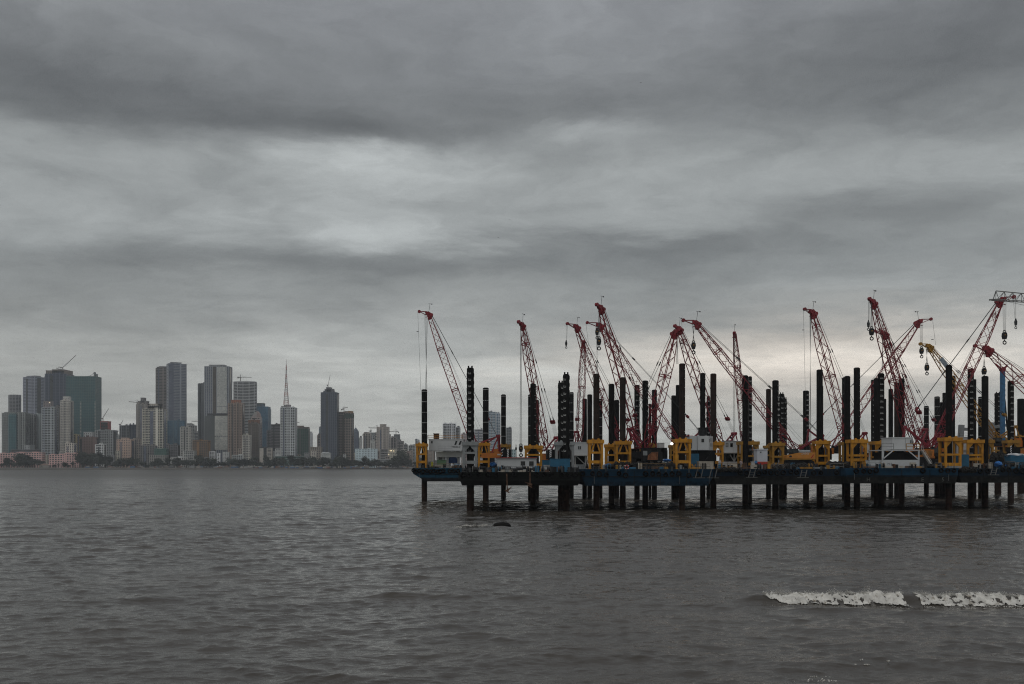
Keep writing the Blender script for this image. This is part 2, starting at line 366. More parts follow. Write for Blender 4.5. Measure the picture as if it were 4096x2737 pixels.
    me.loops.add(Q.size); me.loops.foreach_set('vertex_index', Q.ravel()); me.polygons.add(len(Q))
    me.polygons.foreach_set('loop_start', np.arange(0, Q.size, 4, dtype=np.int32)); me.polygons.foreach_set('loop_total', np.full(len(Q), 4, np.int32))
    me.polygons.foreach_set('use_smooth', np.ones(len(Q), bool)); me.update(); me.validate()
    m = bpy.data.materials.new('muddy_sea_water'); m.use_nodes = True; t_ = m.node_tree; b = t_.nodes['Principled BSDF']
    b.inputs['IOR'].default_value = 1.333
    g_ = t_.nodes.new('ShaderNodeNewGeometry')
    ys = t_.nodes.new('ShaderNodeSeparateXYZ'); t_.links.new(g_.outputs['Position'], ys.inputs[0])
    yr = t_.nodes.new('ShaderNodeMapRange'); yr.inputs[1].default_value = 120; yr.inputs[2].default_value = 900; yr.inputs[3].default_value = .07; yr.inputs[4].default_value = .36
    t_.links.new(ys.outputs[1], yr.inputs[0]); t_.links.new(yr.outputs[0], b.inputs['Roughness'])
    def nz(sc_, mp, det=4, rg=.6, off=0):
        mm = t_.nodes.new('ShaderNodeMapping'); mm.inputs['Scale'].default_value = mp; mm.inputs['Location'].default_value = (off, off, 0); t_.links.new(g_.outputs['Position'], mm.inputs[0])
        n = t_.nodes.new('ShaderNodeTexNoise'); n.inputs['Scale'].default_value = sc_; n.inputs['Detail'].default_value = det; n.inputs['Roughness'].default_value = rg
        t_.links.new(mm.outputs[0], n.inputs['Vector']); return n.outputs[0]
    c = t_.nodes.new('ShaderNodeValToRGB'); c.color_ramp.elements[0].position = .35; c.color_ramp.elements[1].position = .7
    c.color_ramp.elements[0].color = (.052, .045, .037, 1); c.color_ramp.elements[1].color = (.076, .066, .054, 1)
    t_.links.new(nz(.05, (.6, 1, 1), 5), c.inputs[0]); t_.links.new(c.outputs[0], b.inputs['Base Color'])
    b1 = t_.nodes.new('ShaderNodeBump'); b1.inputs['Distance'].default_value = .045; b1.inputs['Strength'].default_value = .9
    t_.links.new(nz(2.6, (.75, 1.25, 1), 6, .62), b1.inputs['Height'])
    b2 = t_.nodes.new('ShaderNodeBump'); b2.inputs['Distance'].default_value = .26; b2.inputs['Strength'].default_value = .7
    t_.links.new(nz(.42, (.55, 1.5, 1), 5, .55, 3), b2.inputs['Height']); t_.links.new(b2.outputs[0], b1.inputs['Normal'])
    t_.links.new(b1.outputs[0], b.inputs['Normal'])
    me.materials.append(m)
    o = bpy.data.objects.new('sea', me); col.objects.link(o); struct(o)
    return ridge
build_sea()

# ------------------------------------------------------------------ far shore: land, hills
def shore_y(x):           # distance of the waterline for world x
    return min(2440, 1880 + (x + 1000) * 1.1) if x < -200 else 2440 + min(1300, 1.0 * max(0, x + 150))
def front_y(x): return max(shore_y(x), 2440)
def build_land():
    m = M('shore_earth', (.085, .075, .062), .95, var=.4, scale=.03)
    xs = np.arange(-3200, 4200, 40.0); offs = [-60, 0, 12, 30, 60, 140, 300, 700, 1500, 3200]
    zs = [-3, .05, .9, 1.8, 2.6, 3, 3.4, 4, 5, 6]
    b = MB(); vs = []; fs = []
    for x in xs:
        sy = shore_y(x) + 9 * mnoise.noise(Vector((x * .01, 0, 0)))
        for o_, z in zip(offs, zs): vs.append((x, sy + o_, z + (.4 * mnoise.noise(Vector((x * .05, o_, 0))) if 0 < o_ < 100 else 0)))
    k = len(offs)
    for i in range(len(xs) - 1):
        for j in range(k - 1): fs.append((i * k + j, (i + 1) * k + j, (i + 1) * k + j + 1, i * k + j + 1))
    b.add(vs, fs); struct(b.build('far_shore_ground', m, smooth=True))
    # low wooded hill behind the right-hand end of the shore
    h = MB(); vs = []; fs = []; n = 60
    for i in range(n + 1):
        for j in range(9):
            t = i / n; x = PX(2560 + 900 * t, 3900); e = math.sin(PI * t) ** .7
            hh = (10 + 34 * math.exp(-((t - .10) / .05) ** 2) + 16 * math.exp(-((t - .35) / .2) ** 2)) * e * math.sin(PI * j / 8)
            vs.append((x, 3860 + 25 * j, 4 + hh + 3 * mnoise.noise(Vector((x * .03, j, 3)))))
    for i in range(n):
        for j in range(8): fs.append((i * 9 + j, (i + 1) * 9 + j, (i + 1) * 9 + j + 1, i * 9 + j + 1))
    h.add(vs, fs); struct(h.build('hill', M('hill_scrub', (.04, .05, .035), .95, var=.4, scale=.08)))
build_land()

# ------------------------------------------------------------------ skyline buildings
WALL = {}
def wallm(c):
    k = 'wall_%02d%02d%02d' % tuple(int(x * 99) for x in c)
    return M(k, c, .8, var=.13, scale=.06, stretch=(1, 1, .35))
GL = dict(dark=((.008, .009, .011), (.06, .065, .07)), navy=((.012, .020, .045), (.03, .05, .09)), blue=((.02, .07, .13), (.08, .20, .30)),
          teal=((.012, .06, .065), (.03, .13, .15)), pale=((.30, .32, .31), (.66, .66, .61)), brown=((.035, .026, .020), (.09, .07, .055)),
          green=((.015, .06, .05), (.04, .12, .09)), viol=((.05, .06, .09), (.16, .18, .24)))
BASEZ = 3.5
def building(xl, xr, yt, d, style, wc, gl, label, rot=0, dep=.8, boxes=(), fl=4.2, base=None, curve=0, podium=None, name='building', cat='building', group=None, balc=(), bay=5.2, roofc=None):
    """boxes: (fx0, fx1, top row, wall colour) penthouses given as fractions of the width and a photo row"""
    W = (xr - xl) * d / F; xc = PX((xl + xr) / 2, d); H = PZ(yt, d) - BASEZ
    r = math.radians(rot); w = W / (math.cos(r) + dep * abs(math.sin(r))); D = w * dep
    back = (D * math.cos(r) + w * abs(math.sin(r))) / 2
    root = thing(name, (xc, d + back, BASEZ), label, cat, group, rz=r, local=True)
    wc = tuple(min(.8, c * 1.6 + .02) for c in wc); wm = wallm(wc); c1, c2 = GL[gl]; gm = glaz('glazing_' + gl, c1, c2)
    hx, hy = w / 2, D / 2
    nf = max(2, int(H / fl)); fh = H / nf
    core = MB(); fr = MB(); pr = .35
    if style == 'R':
        n = 28; pts = lambda k: [(hx * k * math.cos(2 * PI * i / n), hy * k * math.sin(2 * PI * i / n)) for i in range(n)]
        core.prism(pts(1), (1, 0, 0), (0, 1, 0), (0, 0, 1), (0, 0, H / 2), H / 2 - .02)
        for i in range(nf + 1):
            fr.prism(pts(1.03), (1, 0, 0), (0, 1, 0), (0, 0, 1), (0, 0, i * fh - (.5 if i == nf else 0)), .75 if i < nf else 1.0)
        for a in range(0, 360, 30):
            x, y = hx * 1.02 * math.cos(math.radians(a)), hy * 1.02 * math.sin(math.radians(a)); fr.box(x - .6, x + .6, y - .6, y + .6, 0, H)
    else:
        core.box(-hx, hx, -hy, hy, 0, H)
        prm = dict(H=(1.7, 0), G=(1.1, 1.2), V=(.6, 2.2), N=(.4, .4), S=(2.0, 2.5), B=(1.5, .9), C=(.45, .8))[style]
        sh, pw = prm; pr = .12 if style == 'N' else (.9 if style in 'BC' else .4)
        for i in range(nf + 1):
            z = i * fh; z0, z1 = z - sh / 2, z + sh / 2
            if i == 0: z0 = 0
            if i == nf: z0, z1 = z - .3, z + 1.1
            fr.box(-hx - pr, hx + pr, -hy - pr, hy + pr, z0, z1)
        if pw > 0:
            p2 = pr + .12
            nx = max(2, int(w / bay)); ny = max(2, int(D / bay))
            for i in range(nx + 1):
                x = -hx + w * i / nx; q = pw / 2 * (1.5 if i in (0, nx) else 1)
                x0, x1 = max(-hx - p2, x - q), min(hx + p2, x + q)
                fr.box(x0, x1, -hy - p2, -hy + .2, 0.1, H + .9); fr.box(x0, x1, hy - .2, hy + p2, 0.1, H + .9)
            for i in range(1, ny):
                y = -hy + D * i / ny; q = pw / 2
                fr.box(-hx - p2, -hx + .2, y - q, y + q, 0.1, H + .9); fr.box(hx - .2, hx + p2, y - q, y + q, 0.1, H + .9)
        else:
            p2 = pr + .1
            for sx in (-1, 1):
                for sy in (-1, 1): fr.box(sx * hx - .9, sx * hx + .9, sy * hy - .9, sy * hy + .9, 0.1, H + .5)
    core.build('glazing', gm, root); fr.build('wall', wm, root)
    if balc:
        bb = MB()
        for fx in balc:
            x = -hx + w * fx
            bb.box(x - .25, x + .25, -hy - pr - 1.3, -hy - pr + .1, fh * .6, H - .3)
            for i in range(1, nf):
                z = i * fh; bb.box(x - 2.1, x + 2.1, -hy - pr - 1.5, -hy - pr - .02, z - .25, z + .75)
        bb.build('balcony_stack', wallm(tuple(min(.9, c * 1.25) for c in wc)), root)
    rf = MB(); rf.box(-hx - .05, hx + .05, -hy - .05, hy + .05, H + .12, H + .5) if style != 'R' else rf.prism(pts(.98), (1, 0, 0), (0, 1, 0), (0, 0, 1), (0, 0, H + .6), .3)
    rf.build('roof', wallm((.12, .12, .12)), root)
    for (f0, f1, y1, c) in boxes:
        z1 = PZ(y1, d + back) - BASEZ; p = MB(); p.box(-hx + w * f0, -hx + w * f1, -hy * .6, hy * .6, H + .3, z1)
        n = max(1, int((z1 - H) / 4))
        p.box(-hx + w * f0 - .3, -hx + w * f1 + .3, -hy * .6 - .3, hy * .6 + .3, z1 - .6, z1 + .25)
        if z1 - H > 4:
            p.m = 1; k = max(2, int(w * (f1 - f0) / 5))
            for j in range(k):
                x = -hx + w * (f0 + (f1 - f0) * (j + .5) / k)
                for i in range(n): p.box(x - 1, x + 1, -hy * .6 - .06, -hy * .6 + .3, H + 1.4 + 4 * i, min(z1 - .8, H + 3.4 + 4 * i))
        p.build('penthouse', [wallm(tuple(min(.8, v * 1.3) for v in c)), gm], root)
    if H > 55 and style in 'HGVBSN' and gl != 'teal':
        rr = random.Random(int(xl * 7 + yt)); g2 = (lambda g_: glaz('glazing_' + g_, *GL[g_]))(rr.choice(('dark', 'viol', 'dark', 'brown'))) if style != 'N' else wallm(tuple(c * .8 for c in wc))
        f0 = rr.uniform(.12, .42); fw = rr.uniform(.07, .16); q = MB(); q.box(-hx + w * f0, -hx + w * (f0 + fw), -hy - pr - .35, -hy + .2, 2, H - rr.uniform(0, 8)); q.build('glazed_bay', g2, root)
        if rr.random() < .6: f0 = rr.uniform(.6, .8); q = MB(); q.box(-hx + w * f0, -hx + w * (f0 + rr.uniform(.05, .12)), -hy - pr - .5, -hy + .2, 1, H + rr.uniform(1.3, 3)); kk = rr.choice((.6, 1.25)); q.build('service_shaft', wallm(tuple(min(.8, c * kk) for c in wc)), root)
        q = MB(); q.box(hx - .4, hx + pr + .45, -hy * .5, hy * .3, 2, H - 3); q.build('side_bay', g2, root)
        for k in range(rr.randrange(2, 5)):
            q = MB(); x = rr.uniform(-.75, .75) * hx; a_ = rr.uniform(1.2, 3.2); q.box(x - a_, x + a_, -hy * .85, -hy * .4, H + .52, H + rr.uniform(2.5, 5.5)); kk = rr.choice((.55, .8, 1)); q.build('roof_plant', wallm(tuple(c * kk for c in wc)), root)
    if podium:
        ext, y1, c = podium; z1 = PZ(y1, d) - BASEZ; p = MB(); p.box(-hx - ext * w, hx + ext * w, -hy - 6, hy, 0, z1); p.build('podium', wallm(c), root)
    root['hx'], root['hy'], root['H'] = hx, hy, H
    return root
GR = (.20, .20, .20); LG = (.33, .33, .32); BG = (.34, .31, .27); BR = (.14, .10, .08); DK = (.09, .09, .10); CR = (.40, .37, .31); PK = (.45, .29, .27); WH = (.50, .51, .51); NV = (.05, .06, .09)
B = building
B(27, 73, 1580, 2900, 'R', (.17, .17, .18), 'dark', 'round dark banded tower behind the twin-winged tower at the far left of the skyline', fl=4)
B(81, 157, 1508, 2850, 'H', (.20, .21, .25), 'viol', 'tall violet grey banded tower, second tall one from the left edge', rot=-24, dep=.7, boxes=[(.1, .9, 1505, GR)])
B(168, 190, 1512, 2980, 'H', GR, 'dark', 'slim grey banded tower peeking out left of the navy wrapped tower', dep=1)
b4 = B(180, 268, 1497, 2760, 'V', NV, 'navy', 'unfinished tower wrapped in navy sheeting with a bare concrete top and a luffing crane', dep=.7, bay=9, boxes=[(-.03, 1.02, 1484, (.17, .14, .12)), (.25, .8, 1480, (.12, .11, .10))])
b5 = B(264, 381, 1507, 2700, 'G', (.035, .075, .075), 'teal', 'broad green netted tower with two sagging sail-like roof frames', dep=.5, bay=6)
B(8, 98, 1653, 2600, 'V', (.21, .22, .21), 'dark', 'twin-winged grey tower with a blue glass centre, leftmost in the front row', dep=.5, boxes=[(.05, .3, 1650, GR), (.62, .9, 1650, GR)], bay=5)
B(34, 62, 1662, 2592, 'N', (.06, .12, .14), 'teal', 'blue glass centre bay between the two grey wings at the far left', dep=.6, boxes=[(0, 1, 1655, (.07, .12, .12))])
B(98, 136, 1658, 2640, 'V', (.20, .20, .20), 'dark', 'grey ribbed slab tower right beside the blue glass centre bay', dep=.6)
B(137, 167, 1660, 2660, 'V', (.19, .21, .21), 'dark', 'narrow grey ribbed tower with dark window columns left of the pale balcony tower', dep=.8, bay=3.5)
B(168, 216, 1632, 2560, 'H', (.27, .29, .30), 'dark', 'pale balcony tower with a purplish rooftop room, in front of the navy tower', boxes=[(.03, .66, 1606, (.20, .17, .17))], balc=(.2, .5, .8))
B(216, 242, 1628, 2720, 'V', (.10, .095, .09), 'brown', 'plain dark brown slab between the pale balcony tower and the slim cream tower', bay=6)
B(241, 280, 1604, 2570, 'G', (.36, .34, .31), 'dark', 'slim cream tower with a white rooftop room in front of the green netted tower', boxes=[(.2, .85, 1587, (.42, .41, .39))], balc=(.25, .75), bay=4)
B(276, 308, 1740, 2600, 'V', (.34, .27, .14), 'brown', 'mustard yellow block with a dark centre slot', dep=.8, bay=10)
B(261, 295, 1775, 2540, 'S', (.38, .35, .31), 'dark', 'small cream block with square windows right behind the right-hand pink housing', bay=5)
B(309, 381, 1750, 2620, 'S', (.15, .09, .075), 'brown', 'red brown block with a big white water tank on its roof', boxes=[(.28, .72, 1729, WH)], bay=4)
for (x0, x1, yt, lb) in ((0, 62, 1815, 'pink low housing block at the very left edge of the shore'), (63, 166, 1812, 'long pink five-storey housing block in front of the dark flat roof'),
                         (196, 262, 1820, 'low pink housing block, left one of the pair right of the shed'), (256, 317, 1815, 'pink housing block with a stepped roof beside the tall dark trees')):
    B(x0, x1, yt, 2500, 'S', PK, 'dark', lb, dep=.3, fl=4.2, boxes=[(.1, .25, yt - 4, PK), (.6, .8, yt - 4, PK)], bay=6, group='pink housing blocks on the shore')
B(45, 165, 1800, 2560, 'H', (.07, .07, .075), 'dark', 'low dark flat-roofed hall behind the long pink housing block', dep=.6, boxes=[(.38, .55, 1781, (.3, .31, .31))])
B(382, 451, 1722, 2640, 'G', (.26, .27, .27), 'dark', 'half-built grey tower with open floors and a red topped core', boxes=[(.25, .65, 1690, (.27, .27, .27)), (.22, .68, 1686, (.28, .07, .06))], dep=.7)
B(382, 415, 1779, 2550, 'H', (.45, .45, .44), 'dark', 'small white banded block at the foot of the half-built grey tower', fl=4.2)
B(478, 516, 1703, 2880, 'N', (.19, .20, .21), 'dark', 'wide office block, its flat grey panelled half', dep=.5)
B(515, 545, 1700, 2885, 'N', (.07, .08, .10), 'navy', 'wide office block, its dark blue glass half', dep=.5)
B(452, 473, 1740, 3100, 'G', LG, 'pale', 'pale hazy block between the half-built tower and the wide office block')
B(545, 589, 1617, 2760, 'V', (.23, .21, .19), 'dark', 'tall grey brown tower with a stepped crown left of the beige balcony tower', boxes=[(.08, .95, 1605, (.20, .19, .18)), (.33, .67, 1592, (.16, .15, .15))], bay=3.6)
B(570, 651, 1637, 2580, 'B', (.38, .36, .31), 'dark', 'big beige balcony tower with an open frame on its roof', boxes=[(.2, .8, 1624, (.37, .34, .31)), (.2, .3, 1616, BG), (.7, .82, 1616, BG), (.2, .82, 1616.5, BG)], dep=.6, bay=7, balc=(.1, .85))
B(617, 663, 1473, 2800, 'H', (.13, .11, .10), 'dark', 'dark brown tower with shallow balconies hiding behind the taller three-faced tower', boxes=[(.25, 1, 1467, DK), (.1, .18, 1469, DK)], rot=12)
b24 = B(656, 734, 1455, 2700, 'H', (.17, .18, .20), 'viol', 'tallest three-faced tower with a pale lattice side face', rot=30, dep=.55, boxes=[(.15, .75, 1451, GR)], bay=5)
B(660, 733, 1684, 2650, 'N', (.06, .12, .16), 'blue', 'blue glass block at the foot of the tallest three-faced tower', dep=.6, rot=12)
B(710, 760, 1710, 2560, 'S', (.28, .27, .25), 'dark', 'beige grey apartment block in front of the blue glass block', rot=20, boxes=[(.1, .4, 1706, BG)], balc=(.8,), bay=6)
B(740, 778, 1703, 2900, 'G', LG, 'dark', 'pale hazy block left of the dark slab with a small roof tank', boxes=[(.15, .6, 1694, LG)])
B(776, 793, 1731, 2880, 'H', LG, 'dark', 'short pale banded block tucked against the dark slab')
B(771, 831, 1764, 2560, 'N', (.20, .10, .03), 'brown', 'squat rust orange block wrapped in netting', dep=.7)
B(792, 822, 1536, 2820, 'V', (.085, .09, .095), 'dark', 'dark slab tower right behind the pale glass-fronted tower', boxes=[(.05, .2, 1534, DK), (.5, .9, 1534, DK)], bay=3)
# the pale glass-fronted tower in two stacked volumes
r35 = B(818, 915, 1467, 2660, 'V', (.17, .18, .19), 'viol', 'pale glass-fronted tower with a dark recess two thirds of the way down', dep=.5, boxes=[(.15, .8, 1461, GR)], bay=5)
def add_panel(root, fx0, fx1, y0, y1, d, gl, name='curtain_wall', wc=(.5, .51, .5), fl=4.6, bw=4.2, out=1.2):
    hx, hy = root['hx'], root['hy']; z0, z1 = PZ(y1, d) - BASEZ, PZ(y0, d) - BASEZ; x0, x1 = -hx + 2 * hx * fx0, -hx + 2 * hx * fx1
    p = MB(); p.box(x0, x1, -hy - out, -hy, z0, z1); c1, c2 = GL[gl]; o = p.build(name, glaz('glazing_' + gl, c1, c2), root)
    q = MB(); n = max(1, int((z1 - z0) / fl)); k = max(1, int((x1 - x0) / bw))
    for i in range(n + 1): z = z0 + (z1 - z0) * i / n; q.box(x0 - .1, x1 + .1, -hy - out - .15, -hy - out + .1, z - .22, z + .22)
    for i in range(k + 1): x = x0 + (x1 - x0) * i / k; q.box(x - .13, x + .13, -hy - out - .2, -hy - out + .1, z0, z1)
    q.build('mullion', wallm(wc), o); return o
d35 = 2660
add_panel(r35, .52, .92, 1469, 1507, d35, 'pale'); add_panel(r35, .52, .92, 1509, 1624, d35, 'pale'); add_panel(r35, .52, .92, 1627, 1653, d35, 'pale')
add_panel(r35, .43, .95, 1664, 1745, d35, 'pale', wc=(.62, .60, .52)); add_panel(r35, .43, .95, 1748, 1799, d35, 'pale', wc=(.62, .60, .52))
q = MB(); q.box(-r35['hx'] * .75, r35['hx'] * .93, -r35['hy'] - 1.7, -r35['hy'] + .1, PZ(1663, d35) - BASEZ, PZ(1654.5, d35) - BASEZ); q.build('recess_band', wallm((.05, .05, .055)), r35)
q = MB(); q.box(-r35['hx'] * .98, -r35['hx'] * .16, -r35['hy'] - 1.3, -r35['hy'] + .1, 1, PZ(1664.5, d35) - BASEZ); q.build('lower_side_wall', wallm((.11, .12, .12)), r35)
b36 = B(926, 1018, 1526, 2780, 'R', (.36, .36, .36), 'dark', 'rounded unfinished tower of open white floor slabs with a hammerhead crane', dep=.7, fl=4.2)
B(912, 968, 1614, 2600, 'V', (.21, .155, .125), 'brown', 'brown ribbed tower with an orange sheeted crown', dep=.6, boxes=[(.2, .82, 1601, (.26, .10, .055))], bay=7, balc=(.5, .08, .92))
B(970, 1000, 1742, 2540, 'G', (.40, .38, .34), 'dark', 'small cream block of square windows at the foot of the rounded slab tower', boxes=[(.3, .7, 1736, CR)], bay=3.5)
B(993, 1032, 1694, 2590, 'N', (.09, .075, .06), 'brown', 'dark wrapped tower with an orange brown top storey right of the small cream block', boxes=[(-.04, 1.04, 1681, (.17, .08, .045))])
b40 = B(1005, 1040, 1672, 2660, 'H', (.38, .32, .30), 'dark', 'banded tower with a slanted pinkish gable top')
b41 = B(1003, 1072, 1628, 2800, 'N', (.06, .10, .14), 'blue', 'blue glass tower with a dark rooftop drum behind the slanted gable tower', boxes=[(.28, .72, 1614, (.10, .11, .11))], dep=.6)
B(1070, 1082, 1638, 2850, 'N', LG, 'teal', 'thin pale edge slab on the right flank of the blue glass tower')
B(1084, 1124, 1699, 2750, 'H', (.12, .11, .11), 'dark', 'dark grey brown block left of the tower with the lattice mast', boxes=[(.35, 1, 1696, DK)])
B(1068, 1088, 1722, 2760, 'H', (.12, .12, .13), 'dark', 'short dark block wedged right of the blue glass tower')
b43 = B(1122, 1179, 1632, 2600, 'B', (.36, .37, .37), 'dark', 'white balcony tower carrying a tall red and white lattice mast', boxes=[(.0, .35, 1625, LG), (.2, .62, 1620, (.25, .22, .22)), (.62, .9, 1629, LG)], balc=(.1, .5, .85), bay=5, dep=.7)
B(1179, 1233, 1715, 2720, 'N', (.10, .095, .09), 'green', 'netted unfinished block, brown at left and dark green at right, with a small crane', boxes=[(0, .6, 1704, (.15, .11, .09)), (.55, 1, 1709, (.13, .10, .085))], dep=.6)
B(1231, 1247, 1732, 3000, 'H', (.36, .37, .38), 'pale', 'thin pale block standing clear between the netted block and the navy tower')
B(1270, 1285, 1742, 2700, 'H', (.22, .18, .16), 'dark', 'short brown banded block on the left foot of the navy tower'); B(1276, 1284, 1714, 2900, 'N', LG, 'blue', 'pale sliver of a tower just left of the navy tower', dep=1)
b46 = B(1284, 1347, 1571, 2620, 'V', (.055, .065, .085), 'navy', 'navy tower with serrated balcony edges and a stepped crown', boxes=[(.2, .75, 1558, (.13, .13, .14)), (.3, .6, 1551, (.13, .13, .14))], balc=(.02, .98), bay=5, dep=.8)
b48 = B(1352, 1410, 1652, 2640, 'G', (.19, .145, .115), 'dark', 'bare brown concrete frame tower topped with orange and green netting', rot=-14, dep=.6, boxes=[(.0, .5, 1648, (.14, .10, .08)), (.48, 1.02, 1646, (.24, .12, .03))], bay=6)
q = MB(); q.box(0, b48['hx'] + 1.2, -b48['hy'] - 1.4, b48['hy'], PZ(1672, 2640) - BASEZ, PZ(1656, 2640) - BASEZ); q.build('safety_net', wallm((.04, .06, .045)), b48)
B(1344, 1353, 1734, 2700, 'N', (.26, .11, .04), 'brown', 'narrow orange netted strip of building between the navy and the bare brown tower', dep=1)
b50 = B(1411, 1432, 1727, 3000, 'N', (.10, .12, .15), 'viol', 'blue grey tower with a pointed pyramid roof', dep=1)
def spire(root, z1, c, name='pointed_roof', k=1.0):
    hx, hy, H = root['hx'] * k, root['hy'] * k, root['H'] + 1.15
    q = MB(); q.add([(-hx, -hy, H), (hx, -hy, H), (hx, hy, H), (-hx, hy, H), (0, 0, z1)], [(3, 2, 1, 0), (0, 1, 4), (1, 2, 4), (2, 3, 4), (3, 0, 4)])
    q.tube((0, 0, z1 - 1), (0, 0, z1 + 7), .4, 6); q.build(name, wallm(c), root)
spire(b50, PZ(1709, 3000) - BASEZ, (.13, .15, .19))
B(1432, 1447, 1752, 3100, 'G', LG, 'pale', 'pale grey block just right of the pointed roof tower')
B(1453, 1482, 1736, 2700, 'V', (.31, .28, .25), 'dark', 'beige block with a stepped top left of the T-shaped crown', boxes=[(.1, .4, 1730, BG)], bay=5)
B(1474, 1497, 1745, 2760, 'G', (.28, .29, .29), 'dark', 'pale tower with a wide T-shaped crown', boxes=[(-.25, 1.1, 1731, (.22, .23, .23))])
B(1482, 1500, 1764, 2650, 'G', LG, 'pale', 'lower pale block in front of the tower with the T-shaped crown')
B(1499, 1509, 1737, 2800, 'H', BG, 'dark', 'narrow beige block left of the tall beige ribbed tower')
B(1507, 1553, 1709, 2640, 'V', (.34, .30, .27), 'dark', 'tall beige ribbed tower with a raised centre, tallest near the barges', boxes=[(.25, .76, 1698, (.30, .27, .24))], bay=3.4)
B(1551, 1562, 1745, 2700, 'G', BG, 'dark', 'narrow beige block right of the tall beige ribbed tower')
B(1563, 1585, 1752, 2760, 'V', (.20, .18, .17), 'dark', 'grey brown ribbed block below the small hammerhead crane')
B(1575, 1599, 1764, 2800, 'G', (.21, .22, .22), 'dark', 'grey block with a dark square crown under the hammerhead crane', boxes=[(0, 1, 1738, (.14, .15, .15))])
B(1588, 1613, 1766, 2720, 'H', (.22, .20, .19), 'dark', 'grey brown stepped block right of the dark square crown')
B(1611, 1629, 1779, 2900, 'H', GR, 'dark', 'low grey block in the tapering right end of the skyline'); B(1634, 1660, 1783, 2900, 'G', LG, 'dark', 'low pale block beside the first barge leg', boxes=[(.2, .6, 1779, LG)])
B(1661, 1677, 1762, 2750, 'G', (.42, .43, .44), 'dark', 'pale block seen just left of the first yellow jacking frame')
B(1422, 1507, 1797, 2520, 'S', (.40, .47, .49), 'navy', 'pale blue slab block with a grid of dark square windows', dep=.25, bay=3.6, boxes=[(.55, .7, 1793, WH)])
B(1521, 1552, 1798, 2580, 'H', (.22, .21, .20), 'dark', 'mid grey block right of the pale blue slab block'); B(1552, 1585, 1797, 2580, 'S', (.33, .31, .25), 'brown', 'cream block with two lit windows')
B(1505, 1600, 1838, 2520, 'H', (.38, .39, .38), 'dark', 'long low white terrace near the water right of the pale blue slab block', dep=.15)
B(1240, 1284, 1790, 2600, 'S', (.20, .17, .14), 'dark', 'low brown block left of the navy tower'); B(1284, 1321, 1813, 2540, 'N', (.33, .34, .35), 'pale', 'low round-cornered pale hall at the foot of the navy tower', dep=.6, boxes=[(.1, .8, 1809, WH)])
B(467, 523, 1760, 2580, 'S', (.36, .26, .21), 'dark', 'peach apartment block with columns of small windows', boxes=[(.25, .7, 1752, (.36, .28, .24))], bay=4.2)
B(523, 569, 1758, 2600, 'S', (.22, .19, .17), 'dark', 'grey brown block with white panels beside the peach block', bay=5, balc=(.2, .7))
B(560, 618, 1784, 2560, 'V', (.12, .11, .105), 'dark', 'low dark podium block below the beige balcony tower', bay=6); B(617, 665, 1796, 2540, 'N', (.04, .10, .08), 'green', 'low block wrapped in sea green netting'); B(665, 710, 1780, 2560, 'G', (.10, .095, .10), 'dark', 'low dark open-framed block right of the sea green netting')
B(597, 658, 1822, 2520, 'S', (.19, .18, .165), 'dark', 'grey old apartment block among the trees below the green netting'); B(683, 752, 1832, 2510, 'S', (.36, .35, .33), 'dark', 'low white apartment block among the trees', dep=.3, boxes=[(.4, .6, 1826, WH)])
B(735, 776, 1805, 2530, 'G', (.33, .33, .31), 'dark', 'white balconied block left of the rust orange block', bay=5)
B(928, 970, 1822, 2510, 'G', (.38, .39, .38), 'dark', 'low white colonnaded block beneath the brown ribbed tower', dep=.3, boxes=[(.6, .95, 1818, WH)]); B(1100, 1235, 1826, 2560, 'H', (.17, .19, .18), 'green', 'long low podium with a pale canopy below the mast tower', dep=.3)
B(1010, 1075, 1790, 2640, 'N', (.10, .105, .11), 'dark', 'low dark shed-like block at the foot of the blue glass tower')
B(1772, 1822, 1696, 2700, 'G', (.40, .41, .42), 'dark', 'pale grey grid-fronted block seen above the white bridge house', balc=(.25, .75), boxes=[(.5, 1, 1698, LG)]); B(1821, 1840, 1711, 2720, 'H', (.33, .34, .35), 'dark', 'lower shoulder block right of the pale grid-fronted block')
B(1845, 1868, 1736, 2800, 'S', (.36, .28, .27), 'dark', 'peach block seen left of the front ribbed leg'); B(1897, 1932, 1719, 2700, 'H', (.36, .36, .37), 'dark', 'pale banded block seen between the grey frame and the second smooth leg')
B(1955, 1981, 1649, 2700, 'B', (.36, .39, .41), 'blue', 'tall pale blue balcony tower between two smooth legs, its left half', balc=(.5,)); B(1978, 2001, 1655, 2740, 'G', (.38, .40, .42), 'blue', 'tall pale blue balcony tower between two smooth legs, its right half', balc=(.3, .8))
B(2025, 2046, 1712, 2800, 'G', (.16, .17, .17), 'dark', 'grey unfinished tower right of the last smooth leg of the blue barge', boxes=[(.6, .9, 1708, GR)]); B(2043, 2064, 1799, 2900, 'S', (.30, .38, .38), 'teal', 'low pale teal block behind the white cabin with the red roof')

# roof features of single towers
def world_part(mb, name, mat, root):      # geometry given in the tower's local axes
    o = mb.build(name, mat, root); return o
